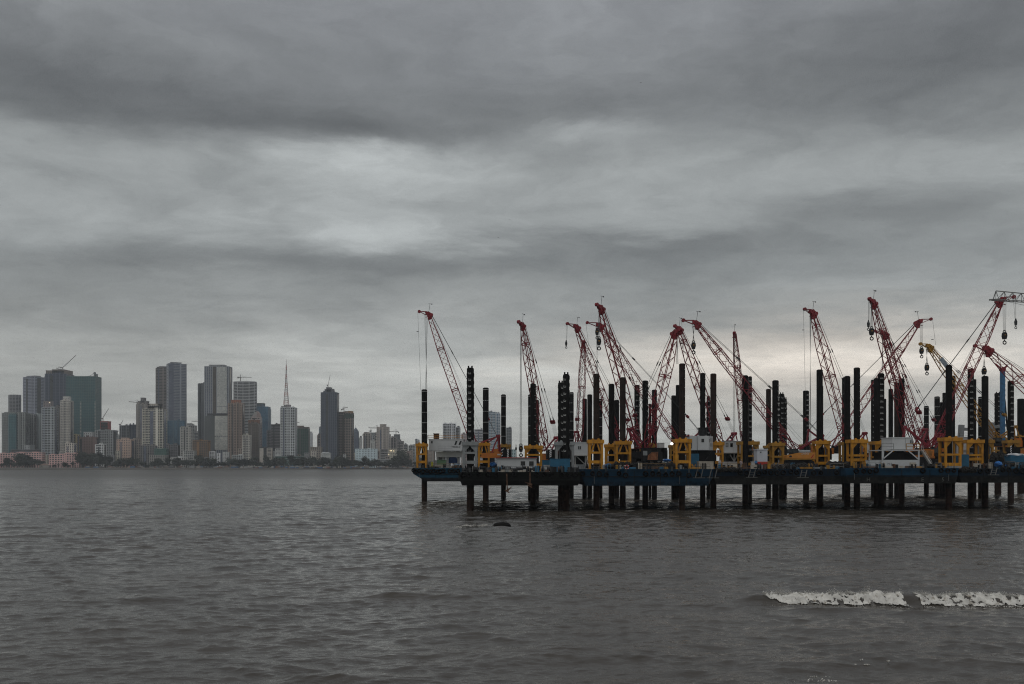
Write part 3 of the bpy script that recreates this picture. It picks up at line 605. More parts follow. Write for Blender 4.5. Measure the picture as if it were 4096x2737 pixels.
# sail-like frames on the green tower
q = MB(); hx, H5 = b5['hx'], b5['H']; dz = 2700 / F
for (x0, x1, h0, h1) in ((-.98, -.1, 12, 2), (.12, .78, 2.5, 13)):
    pts = []
    for i in range(11):
        t = i / 10; x = hx * (x0 + (x1 - x0) * t); z = H5 + h0 + (h1 - h0) * t - 3.2 * math.sin(PI * t) * 1.2
        pts.append((x, z)); q.bar((x, -3, H5 + .5), (x, -3, z), .35)
    for a, b_ in zip(pts, pts[1:]): q.bar((a[0], -3, a[1]), (b_[0], -3, b_[1]), .7)
q.box(hx * .72, hx * .8, -4, 4, H5, H5 + 14); q.box(hx * .88, hx * .94, -4, 4, H5, H5 + 9); q.build('sail_frame', wallm((.2, .21, .21)), b5)
q = MB()
for i in range(0, 46, 1): q.box(hx * -.02, hx * .05, -b5['hy'] - 1.6, -b5['hy'], 6 + i * 3.8, 8 + i * 3.8); q.box(hx * .97, hx * 1.02, -b5['hy'] - 1.6, -b5['hy'], 6 + i * 3.8, 8 + i * 3.8)
q.build('stair_landing', wallm((.45, .45, .42)), b5)
# slanted gable
q = MB(); hx, hy, H = b40['hx'], b40['hy'], b40['H']
q.prism([(-hx, H + 1.2), (hx, H + 1.2), (hx * .75, H + 12), (hx * .3, H + 18), (-hx * .1, H + 16)], (1, 0, 0), (0, 0, 1), (0, -1, 0), (0, 0, 0), hy * .95); q.build('slanted_gable', wallm((.36, .27, .25)), b40)
q = MB()
for i in range(5): q.box(-hx * (.85 - .15 * i), hx * (.25), -hy * 1.02 - .1, -hy * .9, H + 2 + 3 * i, H + 3.4 + 3 * i)
q.build('gable_louvre', wallm((.55, .55, .53)), b40)
# pale lattice face of the tallest tower
q = MB(); hx, hy, H = b24['hx'], b24['hy'], b24['H']
for i in range(int(H / 3.6)):
    for j in range(4):
        if (i * 7 + j * 3) % 5: y = -hy + 2 * hy * (j + .5) / 4; q.box(hx + .4, hx + .9, y - 2.2, y + 2.2, i * 3.6 + .2, i * 3.6 + 1.9)
q.build('lattice_panel', wallm((.36, .35, .33)), b24)
q = MB(); q.box(-hx - .4, -hx * .45, -hy - .9, -hy + .2, 60, H + 1); q.build('glass_bay', glaz('glazing_viol', *GL['viol']), b24)
q = MB(); q.text('Birla', (5, -b24['hy'] - 12, PZ(1694, 2650) - BASEZ), 6, t=.3); q.build('roof_lettering', emis('lit_letters', (.8, .85, .9), .35), b24)
# mast on the white balcony tower
ry = 2600 + b43['hy']; m_ = MB(); bx = PX(1145, ry); zb = PZ(1620, ry); zt = PZ(1437, ry)
def lattice(mb, p, q, w0, w1, n, r, r2=None):
    p, q = Vector(p), Vector(q); u = (q - p).normalized(); a = Vector((1, 0, 0)); b = Vector((0, 1, 0)); cs = [(-1, -1), (1, -1), (1, 1), (-1, 1)]
    st = [[p.lerp(q, i / n) + (a * x + b * y) * (w0 + (w1 - w0) * i / n) / 2 for x, y in cs] for i in range(n + 1)]
    for i in range(n):
        for k in range(4):
            mb.bar(st[i][k], st[i + 1][k], r); mb.bar(st[i][k], st[i + 1][(k + 1) % 4] if i % 2 else st[i][(k + 1) % 4], r2 or r)
            mb.bar(st[i + 1][k], st[i][(k + 1) % 4], r2 or r)
mast = thing('lattice_mast', (bx, ry, zb), 'tall tapering red and white lattice mast on top of the white balcony tower', 'mast')
segs = 9
for i in range(segs):
    t0, t1 = i / segs, (i + 1) / segs; e = lambda t: 11.0 * (1 - t) ** 1.5 + 1.3
    q = MB(); lattice(q, (bx, ry, zb + (zt - zb) * t0 * .86), (bx, ry, zb + (zt - zb) * t1 * .86), e(t0), e(t1), 4, .6, .32)
    q.build('mast_section', wallm((.32, .07, .055) if i % 2 == 0 else (.42, .40, .39)), mast)
q = MB(); q.tube((bx, ry, zb + (zt - zb) * .84), (bx, ry, zt), .6, 6, .3); q.build('aerial', wallm((.2, .1, .1)), mast)

# tower cranes on the skyline: base px, jib from/to px, distance
def tower_crane(bx_, by, py, j0, j1, d, label, c=(.20, .19, .18), w=1.7):
    p0 = P(bx_, by, d); p1 = P(bx_, py, d); a = P(j0[0], j0[1], d); b_ = P(j1[0], j1[1], d)
    t = thing('tower_crane', p0, label, 'crane', 'tower cranes on the city roofs'); m = M('far_crane_steel', c, .7, var=.1)
    q = MB(); q.bar(p0, p1, w); q.build('mast', m, t)
    q = MB(); n = 8; up = Vector((0, 0, w * 1.2)); q.bar(a, b_, w * .35); q.bar(a + up, b_ + up * .3, w * .35)
    for i in range(n): q.bar(a.lerp(b_, i / n) + (up if i % 2 else up * 0), a.lerp(b_, (i + 1) / n) + (up * 0 if i % 2 else up * .8), w * .25)
    q.build('jib', m, t)
    q = MB(); bk = p1 + (p1 - b_).normalized() * 7; bk.z = p1.z; q.bar(p1, bk, w * .8); q.box(bk.x - 1.6, bk.x + 1.6, d - 1.3, d + 1.3, bk.z - 2.6, bk.z + .6); q.build('counter_jib', m, t)
    if abs(j1[1] - j0[1]) < 10: q = MB(); ap = p1 + Vector((0, 0, 8)); q.bar(p1, ap, w * .6); q.bar(ap, a.lerp(b_, .6), .3); q.bar(ap, bk, .3); q.build('apex', m, t)
for a in [(251, 1482, 1470, (251, 1472), (305, 1421), 2790, 'long luffing crane raised over the navy wrapped tower'),
          (236, 1481, 1478, (236, 1479), (223, 1473), 2790, 'short folded crane jib on the navy wrapped tower'),
          (412, 1687, 1673, (411, 1674), (435, 1635), 2660, 'raised luffing crane on the half-built grey tower'),
          (483, 1701, 1697, (483, 1699), (493, 1680), 2890, 'small crane on the wide office block'),
          (454, 1741, 1738, (455, 1739), (476, 1724), 3120, 'small slanting crane on the pale hazy block'),
          (548, 1612, 1610, (552, 1613), (515, 1607), 2790, 'pale hammerhead crane reaching left of the grey brown tower'),
          (962, 1527, 1510, (948, 1511), (1007, 1510), 2810, 'hammerhead crane on the rounded slab tower'),
          (1181, 1712, 1691, (1179, 1691), (1198, 1691), 2740, 'small hammerhead crane over the netted block'),
          (1312, 1553, 1540, (1312, 1545), (1321, 1500), 2640, 'steep luffing crane on the stepped crown of the navy tower'),
          (1376, 1648, 1638, (1370, 1636), (1391, 1630), 2660, 'small crane on the bare brown frame tower'),
          (1484, 1731, 1722, (1475, 1725), (1484, 1728), 2780, 'tiny crane over the T-shaped crown'),
          (1508, 1714, 1713, (1508, 1714), (1474, 1712), 2700, 'pale thin jib reaching left of the tall beige ribbed tower'),
          (1584, 1740, 1728, (1592, 1729), (1554, 1727), 2820, 'hammerhead crane over the dark square crown'),
          (1447, 1752, 1745, (1447, 1748), (1453, 1736), 3120, 'small slanting crane beside the beige stepped block'),
          (792, 1690, 1687, (792, 1688), (766, 1686), 2950, 'pale jib left of the dark slab tower')]: tower_crane(*a)

ZONES = [(0, 60, 'at the left edge'), (60, 170, 'in front of the long pink housing'), (170, 320, 'by the right-hand pink housing'), (320, 460, 'below the half-built grey tower'), (460, 570, 'by the peach block'),
         (570, 700, 'below the big beige balcony tower'), (700, 800, 'by the blue glass podium block'), (800, 920, 'below the pale glass-fronted tower'), (920, 1020, 'below the brown ribbed tower'), (1020, 1110, 'below the blue glass tower'),
         (1110, 1240, 'below the lattice mast tower'), (1240, 1350, 'at the foot of the navy tower'), (1350, 1420, 'below the bare brown frame tower'), (1420, 1510, 'by the pale blue slab block'), (1510, 1600, 'below the tall beige ribbed tower'), (1600, 1700, 'left of the first barge leg'), (1700, 9999, 'seen between the barge legs')]
zone = lambda x: next(t for a, b_, t in ZONES if x < b_)
COLN = ['cream', 'light grey', 'beige', 'brown', 'dusty pink', 'white', 'dark grey', 'blue grey']
# low fillers along the front of the city: seen only as a jumble of small blocks
fill_col = [CR, LG, BG, (.20, .16, .13), (.30, .22, .19), WH, (.17, .17, .17), (.24, .26, .27)]
for i in range(120):
    x = 170 + i * 13.0 + rnd.uniform(-8, 8); w = rnd.uniform(6, 24); yt = rnd.uniform(1800, 1845) - (8 if 900 < x < 1300 else 0); ci = rnd.randrange(len(fill_col)); c = fill_col[ci]
    if x > 1690: yt = rnd.uniform(1790, 1850)
    d = 2545 + rnd.uniform(-15, 260)
    building(x, x + w, yt, d, rnd.choice('SGSH'), c, 'dark', 'small low %s block in the waterfront jumble %s' % (COLN[ci], zone(x)), dep=.7, group='small low blocks along the far waterfront', bay=4.5, fl=3.4)
for i in range(26):
    x = 2070 + i * 82 + rnd.uniform(-25, 25); w = rnd.uniform(14, 34); yt = rnd.uniform(1815, 1850)
    building(x, x + w, yt, 3800 + rnd.uniform(0, 200), 'G', fill_col[rnd.randrange(5)], 'dark', 'tiny hazy block on the far right-hand shore seen between the barges', dep=.7, group='tiny blocks on the far right-hand shore', bay=5)

# huts and boats' sheds on the waterfront
hutm = [wallm(c) for c in ((.30, .30, .29), (.18, .15, .13), (.08, .16, .30), (.36, .33, .30), (.12, .12, .12), (.25, .13, .10))]
def hut(x, d, w, h, dep, m, rm, z, label, group):
    X = PX(x, d); t = thing('hut', (X, d, z), label, 'hut', group)
    q = MB(); q.box(X - w / 2, X + w / 2, d, d + dep, z, z + h); q.box(X - w * .1, X + w * .12, d - .15, d + .2, z, z + h * .7); q.build('wall', m, t)
    q = MB(); q.prism([(-w * .56, h - .2), (w * .56, h - .2), (0, h + w * .18)], (1, 0, 0), (0, 0, 1), (0, -1, 0), (X, d + dep / 2, z), dep / 2 + .5); q.build('roof', rm, t)
HC = ['pale', 'brown', 'blue', 'cream', 'black', 'reddish']
for i in range(125):
    x = rnd.uniform(330, 1660) if i > 25 else rnd.uniform(1000, 1300); sy = front_y(PX(x, 2480))
    hut(x, sy + rnd.uniform(11, 27), rnd.uniform(5, 13), rnd.uniform(2.6, 5), 6, hutm[hi_ := rnd.randrange(6)], hutm[rj_ := rnd.choice((0, 0, 1, 2, 3, 4, 5))], 2.4, 'tiny %s walled waterfront hut with %s roof %s' % (HC[hi_], HC[rj_], zone(x)), 'waterfront huts on the far shore')
hut(176, 2475, 24, 7, 9, wallm((.33, .31, .28)), wallm((.36, .24, .20)), 3, 'pale shed with a pinkish roof between the two rows of pink housing', None)
hut(531, 2478, 15, 4, 8, wallm((.2, .1, .08)), wallm((.38, .09, .05)), 3, 'low hut with a bright red orange roof among the dark trees', None)
w_ = MB(); w_.box(PX(-60, 2452), PX(650, 2452), 2452, 2453.2, 0.5, 3.1); w_.box(PX(-60, 2452), PX(650, 2452), 2451.7, 2453.5, 3.1, 3.45)
tag(w_.build('sea_wall', M('pinkish_sea_wall', (.25, .19, .17), .9, var=.2, scale=.1)), 'long low pinkish sea wall in front of the trees at the left', 'wall')

# trees on the shore
def make_tree(seed, h, w):
    r = random.Random(seed); t = bpy.data.objects.new('broadleaf_tree', None); col.objects.link(t); KIDS[t.name] = []
    tr = MB(); tr.tube((0, 0, 0), (.3, 0, h * .45), h * .035, 7, h * .022)
    cl = []
    for k in range(9):
        a = r.uniform(0, 2 * PI); rr = r.uniform(0, w * .34); c = Vector((math.cos(a) * rr, math.sin(a) * rr, h * r.uniform(.42, .82))); cl.append((c, r.uniform(.16, .27) * w)); tr.tube((.3, 0, h * .4), c, h * .015, 5, h * .006)
    o = tr.build('trunk', M('bark', (.05, .04, .03), .9), t); KIDS[t.name].append(o)
    cr = MB()
    for c, rad in cl:
        for i in range(75):
            d = Vector((r.gauss(0, 1), r.gauss(0, 1), r.gauss(0, .8))).normalized() * rad * r.uniform(.5, 1.12); p = c + d
            s_ = r.uniform(.5, 1.15); u = Vector((r.gauss(0, 1), r.gauss(0, 1), r.gauss(0, 1))).normalized(); v = u.orthogonal().normalized()
            cr.add([p - u * s_, p + v * s_ * .7, p + u * s_, p - v * s_ * .7], [(0, 1, 2, 3)])
    o = cr.build('crown', M('dark_foliage', (.028, .036, .020), .85, var=.5, scale=.25), t); KIDS[t.name].append(o)
    return t
protos = [make_tree(1, 21, 19), make_tree(2, 16, 15), make_tree(3, 12, 13), make_tree(4, 24, 16)]
spots = []
for (x0, x1, n, hh) in ((0, 60, 5, 1.0), (60, 115, 7, 1.25), (115, 165, 5, 1.0), (165, 300, 8, .7), (318, 400, 11, 1.35), (400, 600, 26, 1.0), (600, 800, 26, .95), (800, 1000, 30, 1.05), (1000, 1240, 34, 1.1),
                        (1240, 1410, 28, 1.1), (1410, 1455, 8, .75), (1455, 1505, 9, 1.3), (1505, 1700, 30, .9), (1580, 1630, 6, 1.5), (1700, 2100, 16, .9)):
    for i in range(n): spots.append((x0 + (x1 - x0) * (i + rnd.random()) / n, hh * rnd.uniform(.8, 1.15)))
used = set()
for i, (x, hh) in enumerate(spots):
    k = rnd.randrange(4) if i > 3 else i; pr_ = protos[k]; o = pr_ if k not in used else copy_tree(pr_); used.add(k)
    y = front_y(PX(x, 2470)) + rnd.uniform(28, 58); o.location = (PX(x, y), y, 3.0); o.rotation_euler = (0, 0, rnd.uniform(0, 6)); s_ = hh * rnd.choice((.5, .7, .95, 1.2, 1.45)) * (1, 1.2, 1.5, .9)[k]; o.scale = (s_, s_, s_ * .95)
    lb = ['broad dark tree in the far waterfront tree belt', 'medium dark tree in the far waterfront tree belt', 'low dark tree in the far waterfront tree belt', 'tall narrow dark tree in the far waterfront tree belt'][k]
    tag(o, '%s waterfront tree %s' % (('broad dark', 'medium dark', 'low dark', 'tall narrow dark')[k], zone(x)), 'tree', 'trees along the far waterfront')
for p_ in protos:
    if p_.name not in [protos[k].name for k in used]: bpy.data.objects.remove(p_)
# a few lit windows and lamps of the city
for (x, y, d) in ((1561, 1804, 2578), (1566, 1804, 2578), (1575, 1805, 2578), (199, 1611, 2556), (1555, 1819, 2578)):
    p = P(x, y, d); q = MB(); q.box(p.x - .7, p.x + .7, d - .7, d - .3, p.z - .8, p.z + 1.4); o = q.build('lit_window', emis('lit_warm', (1, .8, .5), 1.2) if 'lit_warm' not in MATS else MATS['lit_warm'])
    near = min([k for k in col.objects if k.get('category') == 'building'], key=lambda k: abs(k.location.x - p.x) + abs(k.location.y - d))
    mw = Matrix.Translation(near.location) @ near.rotation_euler.to_matrix().to_4x4(); o.parent = near; o.matrix_parent_inverse = mw.inverted()

# ------------------------------------------------------------------ jack-up barges
DECK, KEEL = 8.3, 5.0
def hull_mat(name, top, low, zsplit, streak=.35, rusty=(.055, .030, .020)):
    return zband(M(name, top, .75, var=.35, scale=.35, streak=streak, sc_col=rusty, spec=.12), zsplit, low, .35)
blue_hull = hull_mat('blue_hull_paint', (.008, .048, .082), (.010, .010, .011), 6.15, .15, (.02, .02, .02))
deep_hull = hull_mat('deep_blue_hull_paint', (.005, .024, .046), (.005, .018, .032), 6.0, .25, (.015, .015, .016))
black_hull = hull_mat('black_green_hull_paint', (.006, .0075, .006), (.0035, .0035, .0035), 6.4, .3, (.018, .017, .014))
grey_hull = hull_mat('grey_hull_paint', (.006, .016, .030), (.014, .014, .013), 7.0, .45, (.022, .020, .016))
band_hull = hull_mat('blue_band_hull_paint', (.006, .032, .062), (.013, .013, .012), 7.05, .35, (.026, .023, .018))

def barge(label, xl, xr, df, db, zt, zb, mat, rake_l=0, rake_r=0, group='jack-up barges'):
    X0, X1 = PX(xl, df), PX(xr, df)
    t = thing('jack_up_barge', ((X0 + X1) / 2, (df + db) / 2, 0), label, 'barge', group)
    q = MB(); pts = [(X0, zt), (X0, zt - (zt - zb) * .42), (X0 + rake_l, zb), (X1 - rake_r, zb), (X1, zt - (zt - zb) * .42), (X1, zt)]
    q.prism(pts[::-1], (1, 0, 0), (0, 0, 1), (0, -1, 0), (0, (df + db) / 2, 0), (db - df) / 2)
    q.box(X0 - .1, X1 + .1, df - .14, df + .3, zt - .28, zt + .06)
    q.build('hull', mat, t)
    # welded seams and rubbing strakes
    q = MB(); n = int((X1 - X0) / 5)
    for i in range(1, n):
        x = X0 + (X1 - X0) * i / n; q.box(x - .06, x + .06, df - .07, df + .02, zb + .1, zt - .3)
    q.box(X0 + .2, X1 - .2, df - .16, df + .02, zt - 1.55, zt - 1.40); q.build('hull_strake', blk, t)
    # bollards and clutter posts on the coaming
    r = random.Random(int(xl)); 
    for i in range(int((X1 - X0) / 9)):
        x = X0 + 3 + 9 * i + r.uniform(-2, 2); q = MB()
        for s in (-.35, .35): q.tube((x + s, df + .8, zt), (x + s, df + .8, zt + .75), .18, 8); q.tube((x + s, df + .8, zt + .75), (x + s, df + .8, zt + .82), .26, 8)
        q.box(x - .8, x + .8, df + .45, df + 1.15, zt, zt + .1); q.build('mooring_bollard', blk2, t)
    t['df'] = df; t['zt'] = zt; t['zb'] = zb
    return t

def leg(bg, xl, xr, yt, d, style='plain', mat=None, marks=None, mx=.5, step=None):
    """one spud leg; marks: first number of the metre scale painted on it"""
    r = (xr - xl) * d / F / 2; x = PX((xl + xr) / 2, d); zt = PZ(yt, d); mat = mat or legm
    q = MB(); n = 16
    q.tube((x, d, -3), (x, d, zt), r * .98, n)
    q.tube((x, d, zt - .02), (x, d, zt + .12), r * .7, n)
    if style == 'rib':
        k = 0; z = -1.0
        while z < zt - .4:
            for s in (-1, 1): q.box(x + s * r * .96 - .05, x + s * r * .96 + .07, d - .25, d + .25, z, z + .7)
            z += 1.45
        for a in (-.5, .45): q.tube((x + a * r, d - .1, zt), (x + a * r, d - .1, zt + .5), .16, 6)
    z = DECK + 4; q.m = 1
    cols = (-.35, .35) if r > .55 else (.3,)
    while z < zt - .6:
        for c in cols: q.box(x + c * r - .09, x + c * r + .09, d - r * .98, d - r * .86, z, z + .28)
        z += 1.45
    q.m = 2
    if style in ('line', 'mark', 'rib', 'tick'):
        st = step or (2.65 if style == 'line' else 1.55); z = zt - (.45 if style == 'line' else 1.2); k = marks or 30
        while z > DECK + 3.2:
            if style == 'line':
                ang = np.linspace(-.95, .95, 9) * PI / 2
                for a, b_ in zip(ang, ang[1:]):
                    p = [(x + math.sin(t) * (r + .02), d - math.cos(t) * (r + .02)) for t in (a, b_)]
                    q.add([(p[0][0], p[0][1], z), (p[1][0], p[1][1], z), (p[1][0], p[1][1], z + .11), (p[0][0], p[0][1], z + .11)], [(0, 1, 2, 3)])
            elif style == 'tick':
                q.box(x + r * .5, x + r * .86, d - r * .86, d - r * .55, z, z + .08)
            else:
                cx = x + (mx - .5) * 2 * r; w = r * (.50 if style == 'mark' else .36); yy = d - r * .98 * math.cos(math.asin(max(-.9, min(.9, (mx - .5) * 2)))) - .06
                q.box(cx - w, cx + w, yy - .02, yy + .12, z, z + .10); q.text('%d m' % k, (cx - w * .1, yy - .01, z + .16), .24, t=.02)
            z -= st; k -= 1
    lg = q.build('leg', [mat, M('hole_black', (.003, .003, .003), .9), markw], bg)
    return lg

def frame(bg, xl, xr, yt, d, style='P', mat=None, dep=None, mids=(.40, .70)):
    """jacking frame round a leg: corner posts, top ring, cross beams, raking or knee braces"""
    mat = mat or ylw; x0, x1 = PX(xl, d), PX(xr, d); w = x1 - x0; dep = dep or w * .92; zt = PZ(yt, d); zb = DECK + .002
    if bg: zb = bg['zt'] + .002
    y0, y1 = d - dep / 2 - .3, d + dep / 2 - .3; tb = .52; pw = .44
    q = MB(); o = .18
    q.box(x0 - o, x1 + o, y0 - o, y0 + tb, zt - .75, zt); q.box(x0 - o, x1 + o, y1 - tb, y1 + o, zt - .75, zt)
    q.box(x0 - o, x0 + tb, y0 + tb, y1 - tb, zt - .73, zt - .02); q.box(x1 - tb, x1 + o, y0 + tb, y1 - tb, zt - .73, zt - .02)
    for sx in (.3, .68):
        xx = x0 + w * sx; q.prism([(-.28, 0), (.28, 0), (.16, .28), (-.16, .28)], (1, 0, 0), (0, 0, 1), (0, -1, 0), (xx, y0 + .1, zt), .14)
    fr = q.build('jacking_frame', mat, bg)
    for (a, b_) in ((x0, y0), (x1 - pw, y0), (x0, y1 - pw), (x1 - pw, y1 - pw)):
        q = MB(); q.box(a, a + pw, b_, b_ + pw, zb, zt - .76); q.box(a - .12, a + pw + .12, b_ - .12, b_ + pw + .12, zb, zb + .18); q.build('post', mat, fr)
    H = zt - zb
    for i, m in enumerate(mids):
        z = zt - H * m; h = .42 if i == 0 else .62
        for yy in (y0 + .06, y1 - .38):
            q = MB(); q.box(x0 + pw + .003, x1 - pw - .003, yy, yy + .32, z - h, z); q.build('cross_beam', mat, fr)
        for xx in (x0 + .06, x1 - .38):
            q = MB(); q.box(xx, xx + .32, y0 + pw + .003, y1 - pw - .003, z - h, z); q.build('cross_beam', mat, fr)
    if style == 'A':
        zA, zB = zt - .78, zt - H * mids[0] + .0
        for yy in (y0 + .2, y1 - .2):
            for s in (-1, 1):
                q = MB(); xm = (x0 + x1) / 2; q.bar((xm + s * .30, yy, zA), (xm + s * w * .27, yy, zB), .3, .3); q.build('rake_brace', mat, fr)
                q = MB(); q.bar((xm + s * w * .28, yy, zA), (xm + s * (w / 2 - pw * .5), yy, zA - .95), .24, .24); q.build('knee_brace', mat, fr)
    else:
        for s, xx in ((1, x0 + pw), (-1, x1 - pw)):
            q = MB(); q.prism([(0, 0), (.95, 0), (.75, -.35), (.3, -.8), (0, -1.2)] if s > 0 else [(0, 0), (0, -1.2), (-.3, -.8), (-.75, -.35), (-.95, 0)], (1, 0, 0), (0, 0, 1), (0, -1, 0), (xx + s * .003, y0 + .24, zt - .78), .16); q.build('knee_brace', mat, fr)
    # hydraulic rams inside
    for s in (-1, 1):
        q = MB(); q.tube(((x0 + x1) / 2 + s * w * .28, y0 + .9, zt - .8), ((x0 + x1) / 2 + s * w * .28, y0 + .9, zt - H * mids[0]), .13, 8)
        q.build('hydraulic_ram', M('ram_steel', (.16, .16, .17), .4, .6), fr)
    return fr

bA = barge('blue-topped jack-up barge at the left end of the row, with the white bridge house', 1652, 2200, 249, 284, 8.37, 5.06, blue_hull, 3.2, 0)
bB = barge('black-green jack-up barge with grey jacking frames overlapping the left end barge', 1836, 2322, 193, 238, 7.69, 5.15, black_hull, .6, .5)
bC = barge('long deep blue jack-up barge in the middle with four yellow jacking frames', 2326, 2852, 199, 244, 8.25, 4.98, deep_hull, .8, 1.0)
bD = barge('dark grey jack-up barge carrying the orange crawler crane and the white and red box', 2856, 3378, 201, 240, 8.3, 5.2, grey_hull, .5, .5)
bE = barge('jack-up barge with a bright blue band below the large white deck house', 3382, 3832, 198, 242, 8.45, 5.45, band_hull, .5, .5)
bF = barge('dark jack-up barge running out of the picture on the right', 3836, 4330, 204, 250, 8.35, 5.5, grey_hull, .5, 0)
bR1 = barge('rear jack-up barge mostly hidden behind the black-green one', 2120, 2500, 262, 296, 8.3, 5.1, grey_hull)
bR2 = barge('rear jack-up barge mostly hidden behind the long deep blue one', 2520, 2960, 262, 296, 8.3, 5.1, blue_hull)
bR3 = barge('rear jack-up barge mostly hidden behind the one with the orange crawler crane', 3000, 3480, 262, 296, 8.3, 5.1, blue_hull)
bR4 = barge('rear jack-up barge mostly hidden behind the bright blue banded one', 3520, 4200, 268, 330, 8.3, 5.1, grey_hull)

leg(bA, 1686, 1709, 1560, 252, 'line'); leg(bA, 1931, 1955, 1553, 252, 'line', step=2.75); leg(bA, 2004, 2024, 1580, 279, 'line', step=2.8)
leg(bB, 1867, 1896, 1474, 197, 'rib', marks=31, mx=.42, step=1.27)
leg(bB, 2121, 2144, 1537, 234, 'tick', step=1.55); leg(bR1, 2112, 2133, 1580, 272, 'line', step=2.7); leg(bR1, 2141, 2156, 1602, 290, 'plain', legb)
leg(bB, 2232, 2255, 1533, 207, 'rib', marks=28, mx=.75, step=1.45); leg(bB, 2252, 2278, 1499, 203, 'rib', marks=30, mx=.25, step=1.45); leg(bR1, 2277, 2295, 1571, 286, 'line', step=2.6)
leg(bR1, 2329, 2348, 1597, 290); leg(bR1, 2349, 2369, 1580, 284)
leg(bC, 2373, 2398, 1498, 203, 'plain', legb); leg(bR1, 2397, 2410, 1597, 288, 'line', step=2.5)
leg(bC, 2434, 2458, 1538, 234); leg(bR1, 2457, 2477, 1602, 288); leg(bC, 2479, 2503, 1512, 222, 'plain', legb)
leg(bR2, 2537, 2559, 1542, 270, 'mark', marks=26, mx=.45); leg(bC, 2569, 2593, 1525, 226, 'mark', marks=28, mx=.8, step=1.45); leg(bR2, 2594, 2606, 1617, 290); leg(bR2, 2607, 2628, 1561, 280)
leg(bR2, 2685, 2706, 1584, 282); leg(bR2, 2703, 2718, 1542, 286); leg(bC, 2716, 2741, 1457, 203, 'tick', legb, step=1.8)
leg(bC, 2800, 2822, 1495, 224, 'tick', step=1.6); leg(bR2, 2826, 2841, 1591, 284, 'rib', step=1.5); leg(bC, 2841, 2866, 1497, 214, 'plain', legb)
leg(bD, 2969, 2993, 1504, 226); leg(bD, 2993, 3008, 1508, 236, 'mark', marks=27, mx=.5, step=1.35)
leg(bR3, 3064, 3084, 1558, 280, 'plain', legb); leg(bD, 3089, 3115, 1524, 222, 'mark', marks=25, mx=.82, step=1.32); leg(bR3, 3116, 3137, 1577, 280, 'rib', step=1.45); leg(bR3, 3135, 3147, 1597, 288, 'rib')
leg(bR3, 3212, 3236, 1565, 272, 'mark', marks=24, mx=.7, step=1.4); leg(bD, 3266, 3291, 1481, 223); leg(bR3, 3280, 3293, 1545, 284, 'plain', legb)
leg(bR3, 3368, 3386, 1512, 280); leg(bE, 3377, 3401, 1507, 222); leg(bE, 3415, 3440, 1473, 218, 'tick', step=1.35)
leg(bR3, 3484, 3499, 1521, 286, 'mark', marks=22, mx=.6); leg(bE, 3495, 3515, 1515, 240); leg(bE, 3512, 3537, 1496, 226, 'mark', marks=22, mx=.42, step=1.32); leg(bR4, 3536, 3545, 1597, 300, 'tick')
leg(bR4, 3554, 3572, 1558, 292); leg(bR4, 3577, 3596, 1532, 284, 'plain', legb); leg(bE, 3596, 3618, 1516, 236, 'tick', step=1.6)
leg(bR4, 3696, 3715, 1626, 322, 'line', step=2.6); leg(bR4, 3738, 3759, 1588, 316, 'line', step=2.8); leg(bR4, 3759, 3771, 1611, 320); leg(bR4, 3770, 3786, 1573, 318)
leg(bE, 3783, 3808, 1463, 202, 'plain', legm); leg(bR4, 3808, 3820, 1505, 280)
leg(bF, 3871, 3895, 1477, 224, 'mark', marks=20, mx=.42, step=1.38); leg(bR4, 3894, 3905, 1519, 280, 'tick'); leg(bR4, 3913, 3928, 1589, 280, 'line'); leg(bF, 3927, 3953, 1507, 218)
leg(bR4, 3979, 4004, 1574, 314, 'rib'); leg(bF, 4031, 4055, 1526, 244, 'mark', marks=18, mx=.5, step=1.42); leg(bR4, 4070, 4098, 1597, 326, 'tick', step=1.8)

frame(bA, 1667, 1709, 1775, 252, 'A'); frame(bA, 1913, 1959, 1772, 252, 'A'); frame(bA, 1992, 2042, 1779, 279, 'P', ylw2)
frame(bB, 1852, 1910, 1768, 197, 'P', gryf, mids=(.33, .62)); frame(bB, 2099, 2168, 1783, 234, 'P', mids=(.33, .7)); frame(bB, 2221, 2294, 1768, 205, 'P', gryf, mids=(.6, .85))
frame(bC, 2352, 2410, 1760, 203, 'A'); frame(bC, 2420, 2464, 1778, 234, 'P', ylw); frame(bC, 2460, 2521, 1766, 222, 'A')
frame(bC, 2560, 2606, 1772, 228, 'P', ylw2); frame(bR2, 2598, 2640, 1778, 280, 'P', ylw2); frame(bR2, 2677, 2712, 1781, 282, 'P', ylw2)
frame(bC, 2696, 2758, 1757, 203, 'A'); frame(bR2, 2796, 2830, 1775, 270, 'P', ylw2); frame(bC, 2846, 2889, 1769, 214, 'P', ylw)
frame(bD, 2955, 3026, 1767, 228, 'P', ylw2, mids=(.5, .78)); frame(bR3, 3057, 3090, 1783, 280, 'P', ylw2); frame(bD, 3082, 3130, 1772, 222, 'P', ylw2, mids=(.5, .78))
frame(bR3, 3202, 3246, 1778, 272, 'P', ylw2); frame(bD, 3256, 3310, 1764, 223, 'P', ylw, mids=(.5, .75)); frame(bE, 3360, 3412, 1769, 224, 'P', ylw2, mids=(.5, .8))
frame(bE, 3393, 3456, 1759, 212, 'P', mids=(.52, .66)); frame(bE, 3488, 3562, 1766, 226, 'P', mids=(.56, .74)); frame(bR4, 3574, 3612, 1772, 284, 'P', ylw2)
frame(bE, 3764, 3830, 1751, 202, 'P', mids=(.52, .82)); frame(bF, 3853, 3918, 1760, 218, 'P', mids=(.50, .62)); frame(bF, 3922, 3964, 1760, 226, 'P', ylw2, mids=(.5, .8))
frame(bR4, 3966, 4026, 1752, 300, 'P', ylw2); frame(bF, 4019, 4066, 1762, 244, 'P', ylw2); frame(bR4, 4056, 4104, 1744, 320, 'P', ylw2)

